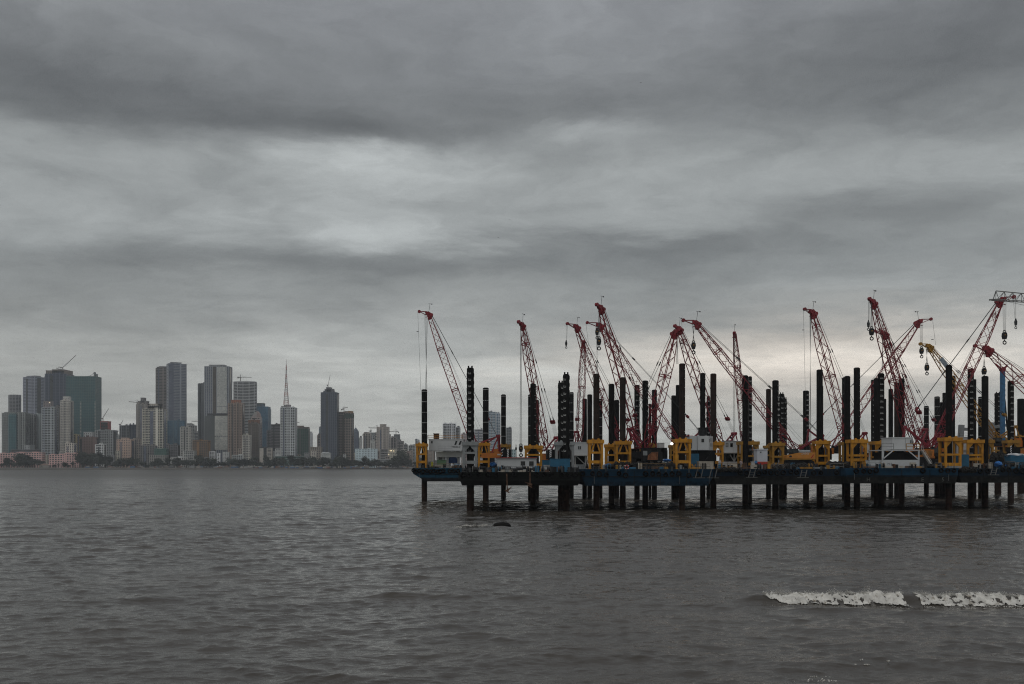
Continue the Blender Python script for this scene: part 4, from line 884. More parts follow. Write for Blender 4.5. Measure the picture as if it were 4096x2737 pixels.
# tyre fenders along the hulls
def tyre_at(x, y, d, r=.62, kind=0):
    c = P(x, y, d); t = thing('tyre_fender', c, '', 'tyre'); q = MB(); q.torus((c.x, c.y - .20, c.z), (0, 1, 0), r * .66, .17, 18, 7); q.build('tyre', rubber, t)
    q = MB(); q.tube((c.x - .1, c.y - .3, c.z + r), (c.x - .14, c.y - .05, c.z + r + .9), .04, 5); q.tube((c.x + .1, c.y - .3, c.z + r), (c.x + .14, c.y - .05, c.z + r + .9), .04, 5); q.build('hanging_rope', rope, t)
    return t
ORD = ['leftmost', 'second', 'third', 'fourth', 'fifth', 'sixth', 'seventh', 'eighth', 'ninth', 'tenth', 'eleventh', 'twelfth', 'thirteenth', 'fourteenth']
TY = [('A', 249, [(1655, 1882), (1664, 1886), (1676, 1884), (1692, 1886), (1708, 1884), (1722, 1887), (1735, 1885), (1750, 1887), (1762, 1886), (1774, 1884), (1799, 1885), (1815, 1885), (1832, 1884)], 'tyre fender on the blue hull at the left end of the row'),
      ('B', 193, [(1851, 1900), (1880, 1901), (1915, 1899), (1953, 1900), (1985, 1899), (2054, 1899), (2147, 1899), (2177, 1898), (2205, 1900), (2248, 1901), (2275, 1899), (2300, 1900)], 'tyre fender on the black-green hull'),
      ('C', 199, [(2330, 1895), (2370, 1894), (2397, 1896), (2425, 1900), (2476, 1894), (2502, 1902), (2582, 1895), (2610, 1895), (2635, 1896), (2662, 1899), (2688, 1896), (2715, 1895), (2755, 1902), (2790, 1899)], 'tyre fender on the long deep blue hull'),
      ('D', 201, [(2960, 1890), (2985, 1893), (3034, 1893), (3058, 1888), (3083, 1890), (3108, 1892), (3132, 1890), (3163, 1887), (3186, 1890), (3254, 1892), (3283, 1891), (3345, 1891)], 'tyre fender on the dark grey hull under the orange crane'),
      ('E', 198, [(3424, 1884), (3453, 1885), (3479, 1886), (3504, 1882), (3690, 1883), (3763, 1882), (3790, 1883), (3814, 1882)], 'tyre fender on the bright blue banded hull'),
      ('F', 204, [(4010, 1880), (4034, 1880), (4062, 1883), (4088, 1884), (3920, 1885), (3948, 1884)], 'tyre fender on the dark hull at the right edge')]
for k, d, pts, lb in TY:
    for n_, (x, y) in enumerate(sorted(pts)): tag(tyre_at(x, y, d, rnd.uniform(.50, .66)), ORD[n_] + ' black ' + lb, 'tyre', 'tyre fenders on the barge hulls')

# ladders, draft marks, hull clutter as parts of the barges
def ladder(bg, xl, xr, yt, yb, n=3, m=None):
    d = bg['df'] - .35; q = MB(); a, b_ = P(xl, yt, d), P(xr, yt, d); c, e = P(xl - 8, yb, d - .5), P(xr - 8, yb, d - .5)
    q.bar(a, c, .13); q.bar(b_, e, .13)
    for i in range(1, n + 1): q.bar(a.lerp(c, i / n), b_.lerp(e, i / n), .1)
    q.bar(c - Vector((.5, 0, 0)), e + Vector((.8, 0, 0)), .12); q.build('hull_ladder', m or M('dull_ladder', (.09, .09, .085), .7), bg)
ladder(bD, 3002, 3022, 1879, 1910); ladder(bD, 3208, 3228, 1880, 1911); ladder(bF, 3970, 3989, 1872, 1900); ladder(bC, 2790, 2812, 1878, 1912, 1); ladder(bC, 2846, 2868, 1878, 1912, 1)
def draft(bg, x, y0, y1, txt=None):
    d = bg['df'] - .2; q = MB(); n = int((y1 - y0) / 3.6)
    for i in range(n): p = P(x, y0 + (y1 - y0) * i / n, d); q.box(p.x - .06, p.x + .06, d - .01, d + .03, p.z - .10, p.z)
    a_, b_ = P(x, y0, d), P(x, y1, d); q.box(a_.x - .012, a_.x + .012, d, d + .02, b_.z, a_.z); q.build('draft_mark', M('dull_marking', (.11, .11, .11), .8), bg)
    if txt: q = MB(); p = P(x + 14, y1 - 3, d); q.text(txt, (p.x, d, p.z), .5); q.build('draft_number', markw, bg)
draft(bA, 1678, 1878, 1920); draft(bC, 2377, 1906, 1936); draft(bC, 2719, 1906, 1938); draft(bC, 2837, 1905, 1938); draft(bE, 3418, 1890, 1920); draft(bE, 3795, 1898, 1925)
q = MB()
for (x, s) in ((3473, 'H'), (3690, 'E'), (3772, '5')): p = P(x, 1926, bE['df'] - .2); q.text(s, (p.x, p.y, p.z), .8)
q.build('hull_lettering', M('faded_marking', (.10, .10, .09), .8), bE)

def railing(bg, pts, d, h=1.0, m=None, n=None, rails=2, t=.055):
    """pts: photo points (x,y) of the foot line"""
    q = MB(); m = m or M('rail_paint', (.20, .12, .05), .6, var=.3)
    W = [P(x, y, d) for x, y in pts]; up = Vector((0, 0, h))
    for a, b_ in zip(W, W[1:]):
        k = n or max(1, int((b_ - a).length / 1.6))
        for i in range(k + 1): p = a.lerp(b_, i / k); q.bar(p, p + up, t)
        for r_ in range(rails): z = up * ((r_ + 1) / rails); q.bar(a + z, b_ + z, t)
    return q.build('railing', m, bg)
railing(bA, [(1735, 1871), (1850, 1871)], 250); railing(bC, [(2561, 1877), (2586, 1877), (2662, 1877)], 200.5, 1.15); railing(bC, [(2372, 1877), (2398, 1877)], 201); railing(bB, [(1890, 1889), (2000, 1890)], 195, .9, blk2)
railing(bD, [(3043, 1874), (3135, 1874)], 203, 1.15); railing(bE, [(3312, 1874), (3345, 1874)], 203); railing(bE, [(3352, 1874), (3388, 1874)], 203); railing(bB, [(2090, 1889), (2210, 1889)], 195, 1.1, blk2)
railing(bF, [(4005, 1866), (4060, 1866)], 208, 1.0); railing(bF, [(3890, 1866), (3905, 1866)], 207, 1.0)

# ------------------------------------------------------------------ crawler cranes
def crane(label, foot, tip, d, dt, w=1.5, nose=2.6, hooks=(), boomc=None, body=None, name='crawler_crane', mast=(5.0, 5.2), house=True, deck=DECK, chord=.155, lace=.085, thin=False, pend=.87, letters=None, stripes=False, facing=None, anem=True, zf=None):
    boomc = boomc or red; body = body or orng
    Fp = P(foot[0], foot[1], d); T = P(tip[0], tip[1], d + dt)
    h = Vector((T.x - Fp.x, T.y - Fp.y, 0)); h = h.normalized() if h.length > .2 else Vector((0, -1, 0)); a = Vector((-h.y, h.x, 0))
    u = (T - Fp).normalized(); b = a.cross(u).normalized(); Lb = (T - Fp).length
    root = thing(name, (Fp.x, Fp.y, deck), label, 'crane', 'lattice boom cranes on the barges')
    def hw(t):
        if t < .10: return w / 2 * (.35 + .65 * t / .10)
        if t > .76: return w / 2 * (1 - .58 * (t - .76) / .24)
        return w / 2
    n = max(8, int(Lb / (w * .92)))
    st = []
    for i in range(n + 1):
        t = i / n; k = hw(t); c = Fp + u * Lb * t; ka = max(k, w / 2 * .72) if t < .10 else k
        st.append([c + a * ka + b * k, c - a * ka + b * k, c - a * ka - b * k, c + a * ka - b * k])
    q = MB()
    for k in range(4):
        for i in range(n): q.bar(st[i][k], st[i + 1][k], chord)
    q2 = MB()
    for i in range(n):
        for k in range(4):
            k2 = (k + 1) % 4
            if (i + k) % 2: q2.bar(st[i][k], st[i + 1][k2], lace)
            else: q2.bar(st[i][k2], st[i + 1][k], lace)
        if i % 7 == 3:
            for k in range(4):
                k2 = (k + 1) % 4; q2.bar(st[i][k], st[i][k2], lace * 1.25); q2.bar(st[i][k] * .7 + st[i + 1][k] * .3, st[i][k2] * .7 + st[i + 1][k2] * .3, lace * 1.25)
                q.obox(st[i][k].lerp(st[i + 1][k], .15), (u, a, b), (.28, .11, .11))
    bm = q.build('boom', boomc, root); q2.build('lacing', boomc, bm)
    # boom head
    up = Vector((0, 0, 1)); S = w / 1.5 * .72; q = MB(); cn = u * .2 + up * .1
    hp = [(-1.15, -.9), (-1.2, -.1), (-.75, .55), (.1, .95), (.85, .95), (1.15, .6), (.7, .15), (.35, -.5), (.2, -1.5), (-.5, -1.6)]
    o_ = T - u * .1 * S; q.prism([(x * S, z * S) for x, z in hp], h, up, a, o_, .36 * S)
    for (x, z, r_) in ((-.95, -.05, .48), (.55, .35, .46), (.1, .6, .4)): c = o_ + h * x * S + up * z * S; q.tube(c - a * .52 * S, c + a * .52 * S, r_ * S, 12)
    q.bar(o_ - a * .8 * S - up * .9, o_ + a * .8 * S - up * .9, .18); q.bar(o_ + h * .2 * S - up * .6 * S, o_ + h * 1.0 * S - up * .85 * S, .16)
    q.build('boom_head', boomc, root)
    nt_ = o_ + h * (.9 + nose) * S + up * .95 * S
    if nose:
        q = MB()
        for s in (-.28, .28): q.bar(o_ + h * .6 * S + up * .95 * S + a * s, nt_ + a * s * .6, .15); q.bar(o_ + h * .8 * S - up * .1 * S + a * s, nt_ + a * s * .6, .13)
        q.tube(nt_ - a * .28, nt_ + a * .28, .42, 12); q.build('runner_sheave', boomc, root)
    if anem:
        q = MB(); p = o_ + up * 1.1 * S - h * .1; q.bar(p, p + up * 1.9 - h * .25, .07); q.bar(p + up * 1.9 - h * .65, p + up * 1.95 + h * .15, .07); q.box(*[v for pr_ in zip(p + up * 1.85 - h * .75 - Vector((.12, .12, .12)), p + up * 1.85 - h * .75 + Vector((.12, .12, .12))) for v in pr_]); q.build('wind_gauge', ropeb, root)
    # hooks and hoist ropes: (kind, row of lower end)
    for kind, y in hooks:
        if kind == 'aux':
            c = nt_ + h * .40; z = PZ(y, c.y); q = MB(); q.tube(c, Vector((c.x, c.y, z + 1.2)), .035, 5); q.tube(nt_ - h * .1, Vector((c.x - h.x * .15, c.y, c.z - 5.2)), .025, 5); q.box(c.x - .3, c.x + .25, c.y - .08, c.y + .08, c.z - 5.35, c.z - 5.2); q.build('hoist_rope', ropeb, root)
            q = MB(); q.tube((c.x, c.y, z + 1.3), (c.x, c.y, z + .6), .1, 8, .30); q.tube((c.x, c.y, z + .6), (c.x, c.y, z - .2), .34, 10, .26); q.tube((c.x, c.y, z - .2), (c.x, c.y, z - .5), .09, 6); q.torus((c.x, c.y, z - .72), (0, 1, 0), .24, .08, 12, 6); q.build('ball_hook', ropeb, root)
        elif kind == 'auxrope':
            c = nt_ + h * .40; z = PZ(y, c.y); q = MB(); q.tube(c, Vector((c.x + .8, c.y, z)), .03, 5); q.box(c.x - .3, c.x + .25, c.y - .08, c.y + .08, c.z - 5.35, c.z - 5.2); q.build('hoist_rope', ropeb, root)
        else:
            c = o_ + h * .75 * S; z = PZ(y, c.y); q = MB()
            for s, s2 in ((-.35, -.3), (-.12, -.1), (.12, .1), (.35, .3)): q.tube(c + h * s * 1.2 + a * s, Vector((c.x + s2 * .8, c.y, z + (1.0 if kind == 'main' else 0))), .03, 5)
            q.build('hoist_rope', rope, root)
            if kind == 'main':
                q = MB(); q.prism([(-.42, .8), (-.5, .2), (-.32, -.5), (.32, -.5), (.5, .2), (.42, .8), (.2, 1.0), (-.2, 1.0)][::-1], (1, 0, 0), (0, 0, 1), (0, -1, 0), (c.x, c.y, z), .34)
                q.torus((c.x, c.y, z + 1.1), (0, 1, 0), .3, .1, 12, 6); q.tube((c.x, c.y, z - .6), (c.x, c.y, z - .95), .13, 8); q.torus((c.x + .03, c.y, z - 1.25), (0, 1, 0), .34, .12, 14, 6); hb = q.build('hook_block', blk2, root)
                q = MB(); q.box(c.x - .14, c.x + .14, c.y - .37, c.y - .345, z + .3, z + .5); q.build('yellow_plate', ylw2, hb)
    if not house: return root
    # A-frame mast behind the boom foot
    back, high = mast; M0 = Fp - h * .9 + up * .1; MT = Fp - h * back + up * high; q = MB()
    for s in (-1, 1):
        q.bar(M0 + a * s * .95, MT + a * s * .5, .3); q.bar(Fp - h * (back + .8) + a * s * 1.0 - up * .2, MT + a * s * .5, .24)
        q.bar(Fp + u * Lb * .12 + a * s * .4, Fp - h * 1.9 + a * s * .9 + up * .2, .16)
    for i in range(1, 4): q.bar((M0 + a * .95).lerp(MT + a * .5, i / 4), (M0 - a * .95).lerp(MT - a * .5, i / 4), .14)
    q.tube(MT - a * .75, MT + a * .75, .38, 10); q.build('mast_frame', redb if boomc is red else boomc, root)
    TB = o_ - h * .95 * S; BR_ = TB.lerp(MT + up * .5, pend)
    q = MB()
    for s in (-.42, .42):
        q.tube(TB + a * s, BR_ + a * s, .045, 5)
        for t in (.36, .66, .97): p = (TB + a * s).lerp(BR_ + a * s, t); v = (BR_ - TB).normalized(); q.bar(p - v * .5, p + v * .5, .17)
    q.build('pendant_line', ropeb, root)
    q = MB(); v = (BR_ - TB).normalized(); q.obox(BR_, (v, a, v.cross(a)), (.42, .62, .22)); q.build('bridle', boomc, root)
    q = MB()
    for s in (-.5, -.25, 0, .25, .5): q.tube(BR_ + a * s, MT + a * s, .022, 4)
    q.tube(o_ - h * .9 - up * .3, Fp - h * 2.5 + up * .6, .022, 4); q.tube(o_ - h * .6 - up * .4, Fp - h * 3.5 + up * .6, .022, 4); q.build('luffing_rope', rope, root)
    # upper works
    Cc = Fp - h * 3.3; zh = Fp.z - .35
    def ob(mb, cx, ca, z0, z1, hx, ha): c = Fp + h * cx + a * ca; mb.obox((c.x, c.y, (z0 + z1) / 2), (h, a, up), (hx, ha, (z1 - z0) / 2))
    q = MB(); ob(q, -3.1, 1.05, zh - 1.75, zh - .15, 2.9, .55); ob(q, -3.1, -1.05, zh - 1.75, zh - .15, 2.9, .55); ob(q, -3.3, 0, zh - 1.7, zh - .5, 3.2, .48); ob(q, -5.2, 0, zh - .14, zh + .45, .9, 1.2)
    hs = q.build('machinery_house', body, root)
    q = MB()
    for ca in (-1.62, 1.62): ob(q, -3.6, ca, zh - 1.3, zh - .5, 1.1, .025); ob(q, -1.4, ca, zh - 1.35, zh - .45, .55, .025)
    q.build('louvre_panel', blk2, hs)
    if letters:
        sgn = -1 if a.y > 0 else 1; c = Fp - h * 2.6 + a * sgn * 1.63; axx = Vector((h.x, h.y, 0)) if h.x > 0 else -h
        q = MB(); q.text(letters, (c.x, c.y - .03, zh - .62), .55, ax=axx, t=.02); q.build('lettering', markw, hs)
    q = MB(); ob(q, .55, 1.55, zh - 1.6, zh + .55, .85, .5); cb = q.build('cab', blk2, root)
    q = MB(); ob(q, .6, 1.55, zh - .9, zh + .4, .87, .52); q.build('cab_window', glassd, cb)
    q = MB(); ob(q, -7.2, 0, zh - 1.9, zh + .2, .75, 2.1); ob(q, -7.2, 1.1, zh + .22, zh + .75, .7, .9); ob(q, -7.2, -1.1, zh + .22, zh + .75, .7, .9); cw = q.build('counterweight', blk, root)
    if stripes:
        for k in range(3):
            c = Fp - h * 6.9 - a * (1 if a.y > 0 else -1) * 2.12; z = zh - 1.6 + k * .75; q = MB(); q.prism([(-.28, 0), (.28, .35), (.28, .62), (-.28, .27)], h if h.x > 0 else -h, up, (0, -1, 0), (c.x, c.y, z), .02); q.build('warning_stripe', stripe_w, cw)
    q = MB(); ob(q, -3.4, 0, deck + .9, zh - 1.78, 1.5, 1.5); ob(q, -3.4, 0, deck + .5, deck + 1.0, 1.9, 1.7); q.build('turntable', blk2, root)
    for s in (-1, 1):
        c = Fp - h * 3.4 + a * s * 2.3; pr = []
        for i in range(9): t = -PI / 2 + PI * i / 8; pr.append((3.1 + .55 * math.cos(t), .57 + .55 * math.sin(t)))
        for i in range(9): t = PI / 2 + PI * i / 8; pr.append((-3.1 + .55 * math.cos(t), .57 + .55 * math.sin(t)))
        q = MB(); q.prism(pr, h, up, a, (c.x, c.y, deck), .42)
        for i in range(22): x = -3.1 + i * .295; q.obox(c + h * x + up * (deck + 1.15 - c.z), (h, a, up), (.1, .46, .05))
        q.build('crawler_track', blk, root)
    return root

CR_ = [
 dict(label='red lattice boom crane at the left end, boom leaning left over the first smooth leg', foot=(1903, 1797), tip=(1714, 1258), d=262, dt=-1, w=1.75, hooks=(('rope', 1560), ('auxrope', 1560)), nose=2.0, mast=(5.6, 3.4), stripes=True),
 dict(label='red crane with its narrow boom turned three-quarters, second from the left', foot=(2182, 1806), tip=(2089, 1302), d=240, dt=-8, w=1.6, hooks=(('main', 1800),), nose=1.0, mast=(5.0, 3.4), stripes=True),
 dict(label='red crane whose hook hangs from a long nose left of two crossing booms', foot=(2484, 1795), tip=(2306, 1310), d=282, dt=-9, w=1.9, hooks=(('aux', 1380),), mast=(5.2, 4)),
 dict(label='short upright red crane boom standing left of the brown topped leg', foot=(2318, 1775), tip=(2334, 1372), d=290, dt=-5, w=1.7, hooks=(), nose=0, anem=False, mast=(4, 3.5)),
 dict(label='tallest red crane in the middle with the yellow plated hook block', foot=(2556, 1797), tip=(2403, 1234), d=232, dt=-9, w=1.75, hooks=(('main', 1372),), nose=.7, mast=(4.5, 4.5)),
 dict(label='red crane whose boom slants shallow behind the tallest middle crane', foot=(2720, 1790), tip=(2398, 1304), d=268, dt=-2, w=2.0, hooks=(('rope', 1500), ('auxrope', 1385), ('main', 1333)), mast=(5.5, 4.2)),
 dict(label='red crane leaning right, its head touching the head of its neighbour', foot=(2588, 1797), tip=(2702, 1332), d=224, dt=-6, w=1.8, hooks=(), nose=.6, mast=(5.2, 4.6), body=blk2, anem=False),
 dict(label='red crane leaning left, its head touching the head of its neighbour', foot=(2885, 1792), tip=(2716, 1318), d=246, dt=-8, w=1.75, hooks=(('rope', 1457),), nose=.7, mast=(4.5, 3.6)),
 dict(label='red crane with the longest shallow boom and lettered orange body', foot=(3176, 1800), tip=(2784, 1295), d=226, dt=-1, w=1.75, hooks=(('main', 1388), ('auxrope', 1500)), mast=(6.4, 3.2), letters='SANY'),
 dict(label='small narrow red crane boom standing upright behind the shallow boom', foot=(2978, 1790), tip=(2938, 1336), d=284, dt=-12, w=1.5, hooks=(('rope', 1770),), nose=0, mast=(4, 3)),
 dict(label='red crane leaning left on its own between two tall legs right of centre', foot=(3396, 1795), tip=(3250, 1252), d=256, dt=-4, w=2.0, hooks=(('rope', 1800), ('auxrope', 1800)), mast=(5, 4), nose=1.6),
 dict(label='tallest red crane on the right with two hooks hanging at its left', foot=(3655, 1797), tip=(3493, 1212), d=228, dt=-9, w=1.8, hooks=(('main', 1332), ('aux', 1305)), nose=.7, mast=(4.5, 4.5)),
 dict(label='lower red crane boom hidden behind the tallest right-hand crane', foot=(3702, 1795), tip=(3538, 1338), d=272, dt=-4, w=1.9, hooks=(('rope', 1500),), mast=(5, 4), anem=False),
 dict(label='red crane leaning far right and crossing the tallest right-hand boom', foot=(3335, 1785), tip=(3676, 1290), d=262, dt=-3, w=1.9, hooks=(('main', 1408), ('auxrope', 1380)), mast=(6.4, 4.2), nose=2.4),
 dict(label='ochre crane with a light panel on its boom and two hook blocks', foot=(3985, 1755), tip=(3716, 1388), d=250, dt=-2, w=1.7, hooks=(('main', 1475),), boomc=ylw2, mast=(5, 3), nose=1.9, anem=False, chord=.17),
 dict(label='big red crane leaning right up to the grey jib in the top right', foot=(3735, 1790), tip=(4005, 1204), d=220, dt=-3, w=1.9, hooks=(('main', 1348), ('aux', 1298)), mast=(6, 4.5), nose=1.9, anem=False),
 dict(label='red crane boom running down out of the picture on the right', foot=(4330, 1760), tip=(3948, 1400), d=238, dt=-2, w=2.2, hooks=(('main', 1490),), mast=(6, 4.2), nose=2.0, anem=False),
]
cranes = [crane(**k) for k in CR_]
# light panel on the ochre boom
p = P(3771, 1455, 248.6); q = MB(); v = (P(3716, 1388, 248) - P(3985, 1755, 250)).normalized(); q.obox((p.x, p.y - 1.0, p.z), (v, (0, 1, 0), v.cross(Vector((0, 1, 0)))), (1.5, .06, .55)); q.build('name_panel', M('panel_grey_blue', (.22, .26, .30), .6), cranes[14])
q = MB(); c = P(3711, 1398, 247); 
for s in (-.3, -.1, .1, .3): q.tube((c.x + s, c.y, c.z), (c.x + s * .8, c.y, PZ(1410, c.y)), .03, 4)
q.build('hoist_rope', rope, cranes[14])
# grey jib of a tower crane entering at the top right, its mast standing outside the picture
jd = 214; t = thing('tower_crane', (PX(4420, jd), jd, DECK), 'grey lattice jib of a crane reaching in at the top right corner', 'crane'); jm = M('grey_jib_paint', (.16, .16, .155), .6)
q = MB(); a0, a1 = P(3984, 1164, jd), P(4420, 1206, jd); b0, b1 = P(3972, 1200, jd), P(4420, 1226, jd)
for dy in (-.7, .7):
    o = Vector((0, dy, 0)); q.bar(b0 + o, b1 + o, .16); n = 13
    for i in range(n):
        p0, p1 = a0.lerp(a1, i / n), b0.lerp(b1, (i + .5) / n) + o; p2 = a0.lerp(a1, (i + 1) / n); q.bar(p0, p1, .09); q.bar(p1, p2, .09)
q.bar(a0, a1, .18); q.bar(a0, b0, .16)
for i in range(14): p = b0.lerp(b1, i / 14); q.bar(p - Vector((0, .7, 0)), p + Vector((0, .7, 0)), .08)
q.bar(b0 - Vector((.8, 0, 0)), b0 + Vector((1, 0, .1)), .3); q.build('jib', jm, t)
q = MB(); lattice(q, (PX(4420, jd), jd, DECK), (PX(4420, jd), jd, PZ(1190, jd)), 1.8, 1.8, 18, .18, .1); q.build('mast', jm, t)
q = MB(); q.tube(P(4020, 1205, jd - .5), P(4420, 1290, jd - .5), .03, 4); q.build('stay_rope', rope, t)
# blue drilling mast
t = thing('drilling_mast', P(4008, 1862, 262), 'tall bright blue piling mast between the legs at the right', 'mast'); X = PX(4010, 262); w_ = .48
q = MB(); q.box(X - w_, X + w_, 262 - w_, 262 + w_, DECK, PZ(1478, 262)); z = DECK + 2
while z < PZ(1490, 262): q.box(X + w_, X + w_ + .16, 262 - .3, 262 + .3, z, z + .6); z += 1.3
q.build('mast_box', M('mast_blue', (.035, .13, .26), .5, streak=.2), t)
q = MB(); q.tube((X, 261.3, PZ(1478, 262)), (X, 262.7, PZ(1478, 262)), .6, 12); q.bar((X, 262, PZ(1480, 262)), (X + 1.3, 262, PZ(1462, 262)), .4); q.bar((X, 262, PZ(1480, 262)), (X - 1.9, 262, PZ(1455, 262)), .3); q.build('mast_head', redb, t)
q = MB(); q.bar((X + .6, 262, PZ(1600, 262)), (X + 3.5, 265, PZ(1840, 262)), .3); q.bar((X - .1, 262, PZ(1700, 262)), (X + 3, 265, PZ(1850, 262)), .25); q.build('mast_strut', blk, t)
# grey A-shaped gantry bits behind the right hand barges
for (x0, y0, x1, y1, x2, y2, lb) in ((3846, 1700, 3842, 1755, 3874, 1718, 'short grey raking box girder above the white cabin at the right'), (3963, 1690, 3955, 1760, 4050, 1697, 'tall grey raking box girder left of the blue piling mast')):
    a_, b_, c_ = P(x0, y0, 270), P(x1, y1, 270), P(x2, y2, 270); t = thing('box_girder_gantry', (b_.x, 270, DECK), lb, 'gantry'); q = MB(); q.bar(b_, a_, 1.2 if x0 < 3900 else 1.5); q.bar(b_, (b_.x, 270, DECK + .01), 1.1); q.build('raking_column', gryf, t); q = MB(); q.bar(a_.lerp(b_, .3), c_, .6, .8); q.build('cross_girder', gryf, t)

# ------------------------------------------------------------------ deck houses, containers, gear
def prism_house(name, label, cat, d, x0, x1, y0, y1, dep, mat, z1add=0, slant=0, group=None):
    X0, X1 = PX(x0, d), PX(x1, d); zt, zb = PZ(y0, d), PZ(y1, d); t = thing(name, ((X0 + X1) / 2, d + dep / 2, zb), label, cat, group)
    q = MB(); q.prism([(X0, zb), (X1 - slant, zb), (X1, zt), (X0, zt)], (1, 0, 0), (0, 0, 1), (0, -1, 0), (0, d + dep / 2, 0), dep / 2); q.build('wall', mat, t)
    q = MB(); q.box(X0 - .12, X1 + .12, d - .12, d + dep + .12, zt + .002, zt + .14); q.build('roof', mat, t)
    return t, X0, X1, zt, zb
def window(t, d, x0, x1, y0, y1, frm=None, mat=None, nm='window'):
    X0, X1, zt, zb = PX(x0, d), PX(x1, d), PZ(y0, d), PZ(y1, d); q = MB(); k = .07
    for a_ in ((X0 - k, X1 + k, zt, zt + k), (X0 - k, X1 + k, zb - k, zb), (X0 - k, X0, zb, zt), (X1, X1 + k, zb, zt)): q.box(a_[0], a_[1], d - .06, d + .02, a_[2], a_[3])
    o = q.build(nm, frm or gryf, t); q = MB(); q.box(X0, X1, d - .025, d + .01, zb, zt); q.build('pane', mat or glassd, o); return o
def legs_under(t, d, dep, xs, zt, zb, mat, braces=(), w=.26):
    for x in xs:
        for dy in (0, dep - w):
            q = MB(); X = PX(x, d); q.box(X - w / 2, X + w / 2, d + dy, d + dy + w, zb, zt); q.build('support_post', mat, t)
    for (xa, ya, xb, yb) in braces:
        q = MB(); q.bar(P(xa, ya, d + .1), P(xb, yb, d + .1), w * .8); q.build('diagonal_brace', mat, t)

# bridge house on the left end barge
dA = 254
t, X0, X1, zt, zb = prism_house('bridge_house', 'white bridge house with slanted front windows and orange roof rail, left end barge', 'deckhouse', dA, 1716, 1854, 1759, 1803, 8, white, slant=.5)
for (a_, b_) in ((1817, 1830), (1834, 1847)):
    q = MB(); pa, pb = P(a_, 1780, dA - .04), P(b_, 1764, dA - .04); q.prism([(pa.x, pa.z), (pb.x - .35, pa.z), (pb.x, pb.z), (pa.x + .35, pb.z)], (1, 0, 0), (0, 0, 1), (0, -1, 0), (0, dA, 0), .05); q.build('window', glassd, t)
window(t, dA, 1725, 1730, 1765, 1773)
q = MB(); c = P(1824, 1791, dA - .03); q.text('PAREE-D', (c.x, c.y, c.z), .42); q.build('lettering', blk2, t)
q = MB(); q.box(PX(1752, dA), X1, dA - .9, dA + .02, PZ(1804, dA), PZ(1803, dA)); q.build('walkway', gryf, t)
railing(t, [(1712, 1759), (1852, 1759)], dA + .3, 1.05, M('orange_rail', (.45, .20, .03), .6), t=.07); railing(t, [(1752, 1802), (1808, 1802)], dA - .8, 1.1, gryf)
q = MB(); q.box(PX(1733, dA), PX(1754, dA), dA + 1, dA + 2.6, PZ(1757, dA), PZ(1736, dA)); q.box(PX(1731, dA), PX(1755, dA), dA + .9, dA + 2.7, PZ(1736, dA), PZ(1733.5, dA)); q.build('roof_box', rust, t)
q = MB(); q.bar(P(1711, 1758, dA + 2), P(1711, 1742, dA + 2), .08); q.bar(P(1706, 1743, dA + 2), P(1716, 1743, dA + 2), .1); q.build('radar_post', gryf, t)
legs_under(t, dA, 8, (1730, 1848), zb - .02, bA['zt'], white2); 
t, X0, X1, zt, zb = prism_house('deck_house', 'lower white deck house with a dark blue arched opening under the bridge house', 'deckhouse', dA + .6, 1744, 1848, 1808, 1829, 6, white2)
q = MB(); ar = [(1794, 1853), (1794, 1836), (1800, 1828), (1822, 1828), (1828, 1836), (1828, 1853)]; q.prism([(PX(x, dA), PZ(y, dA)) for x, y in ar], (1, 0, 0), (0, 0, 1), (0, -1, 0), (0, dA + 1.1, 0), .25); q.build('arched_tarp', M('navy_tarp', (.012, .035, .10), .7), t)
for (a_, b_) in ((1744, 1776), (1784, 1794), (1828, 1834)):
    q = MB(); q.box(PX(a_, dA), PX(b_, dA), dA + 1.2, dA + 5, bA['zt'], PZ(1829.5, dA)); q.build('side_wall', white2, t)
window(t, dA + 1.2, 1755, 1768, 1830, 1840)
def crate(name, cat, label, d, x0, x1, y0, y1, dep, mat, corr=False, group=None, lid=True):
    X0, X1, zt, zb = PX(x0, d), PX(x1, d), PZ(y0, d), PZ(y1, d); t = thing(name, ((X0 + X1) / 2, d + dep / 2, zb), label, cat, group); q = MB(); q.box(X0, X1, d, d + dep, zb, zt)
    if corr:
        n = int((zt - zb) / .36)
        for i in range(n): z = zb + (zt - zb) * (i + .25) / n; q.box(X0 + .08, X1 - .08, d - .07, d, z, z + (zt - zb) / n * .5)
    q.build('body', mat, t); q = MB()
    for X in (X0 - .04, X1 - .08):
        q.box(X, X + .12, d - .09, d + .02, zb, zt)
    q.box(X0 - .06, X1 + .06, d - .1, d + dep + .05, zt + .002, zt + .09); q.build('frame', mat, t); return t
crate('generator', 'generator', 'pale green generator in front of the lower white deck house', 251.5, 1749, 1783, 1841, 1863, 2.2, green)
crate('tool_box', 'box', 'small grey blue box beside the pale green generator', 252, 1735, 1749, 1843, 1862, 2, gryf); crate('tool_box', 'box', 'pale blue cover on the deck left of the grey jacking frame', 251, 1818, 1838, 1854, 1861, 1.5, M('pale_blue', (.25, .35, .45), .7))
crate('gas_rack', 'rack', 'yellow green rack at the right foot of the first yellow frame', 250.6, 1725, 1732, 1849, 1868, .8, M('yellow_green', (.38, .36, .04), .6))
q = MB()
for i, x in enumerate((1806, 1822, 1836)): q.box(PX(x, 250.5), PX(x + 12, 250.5), 250.5, 251.8, bA['zt'], bA['zt'] + .5 + .25 * (i % 2))
tag(q.build('steel_stack', rust, None), 'rusty stack of steel plates on the left end barge', 'steel stack')

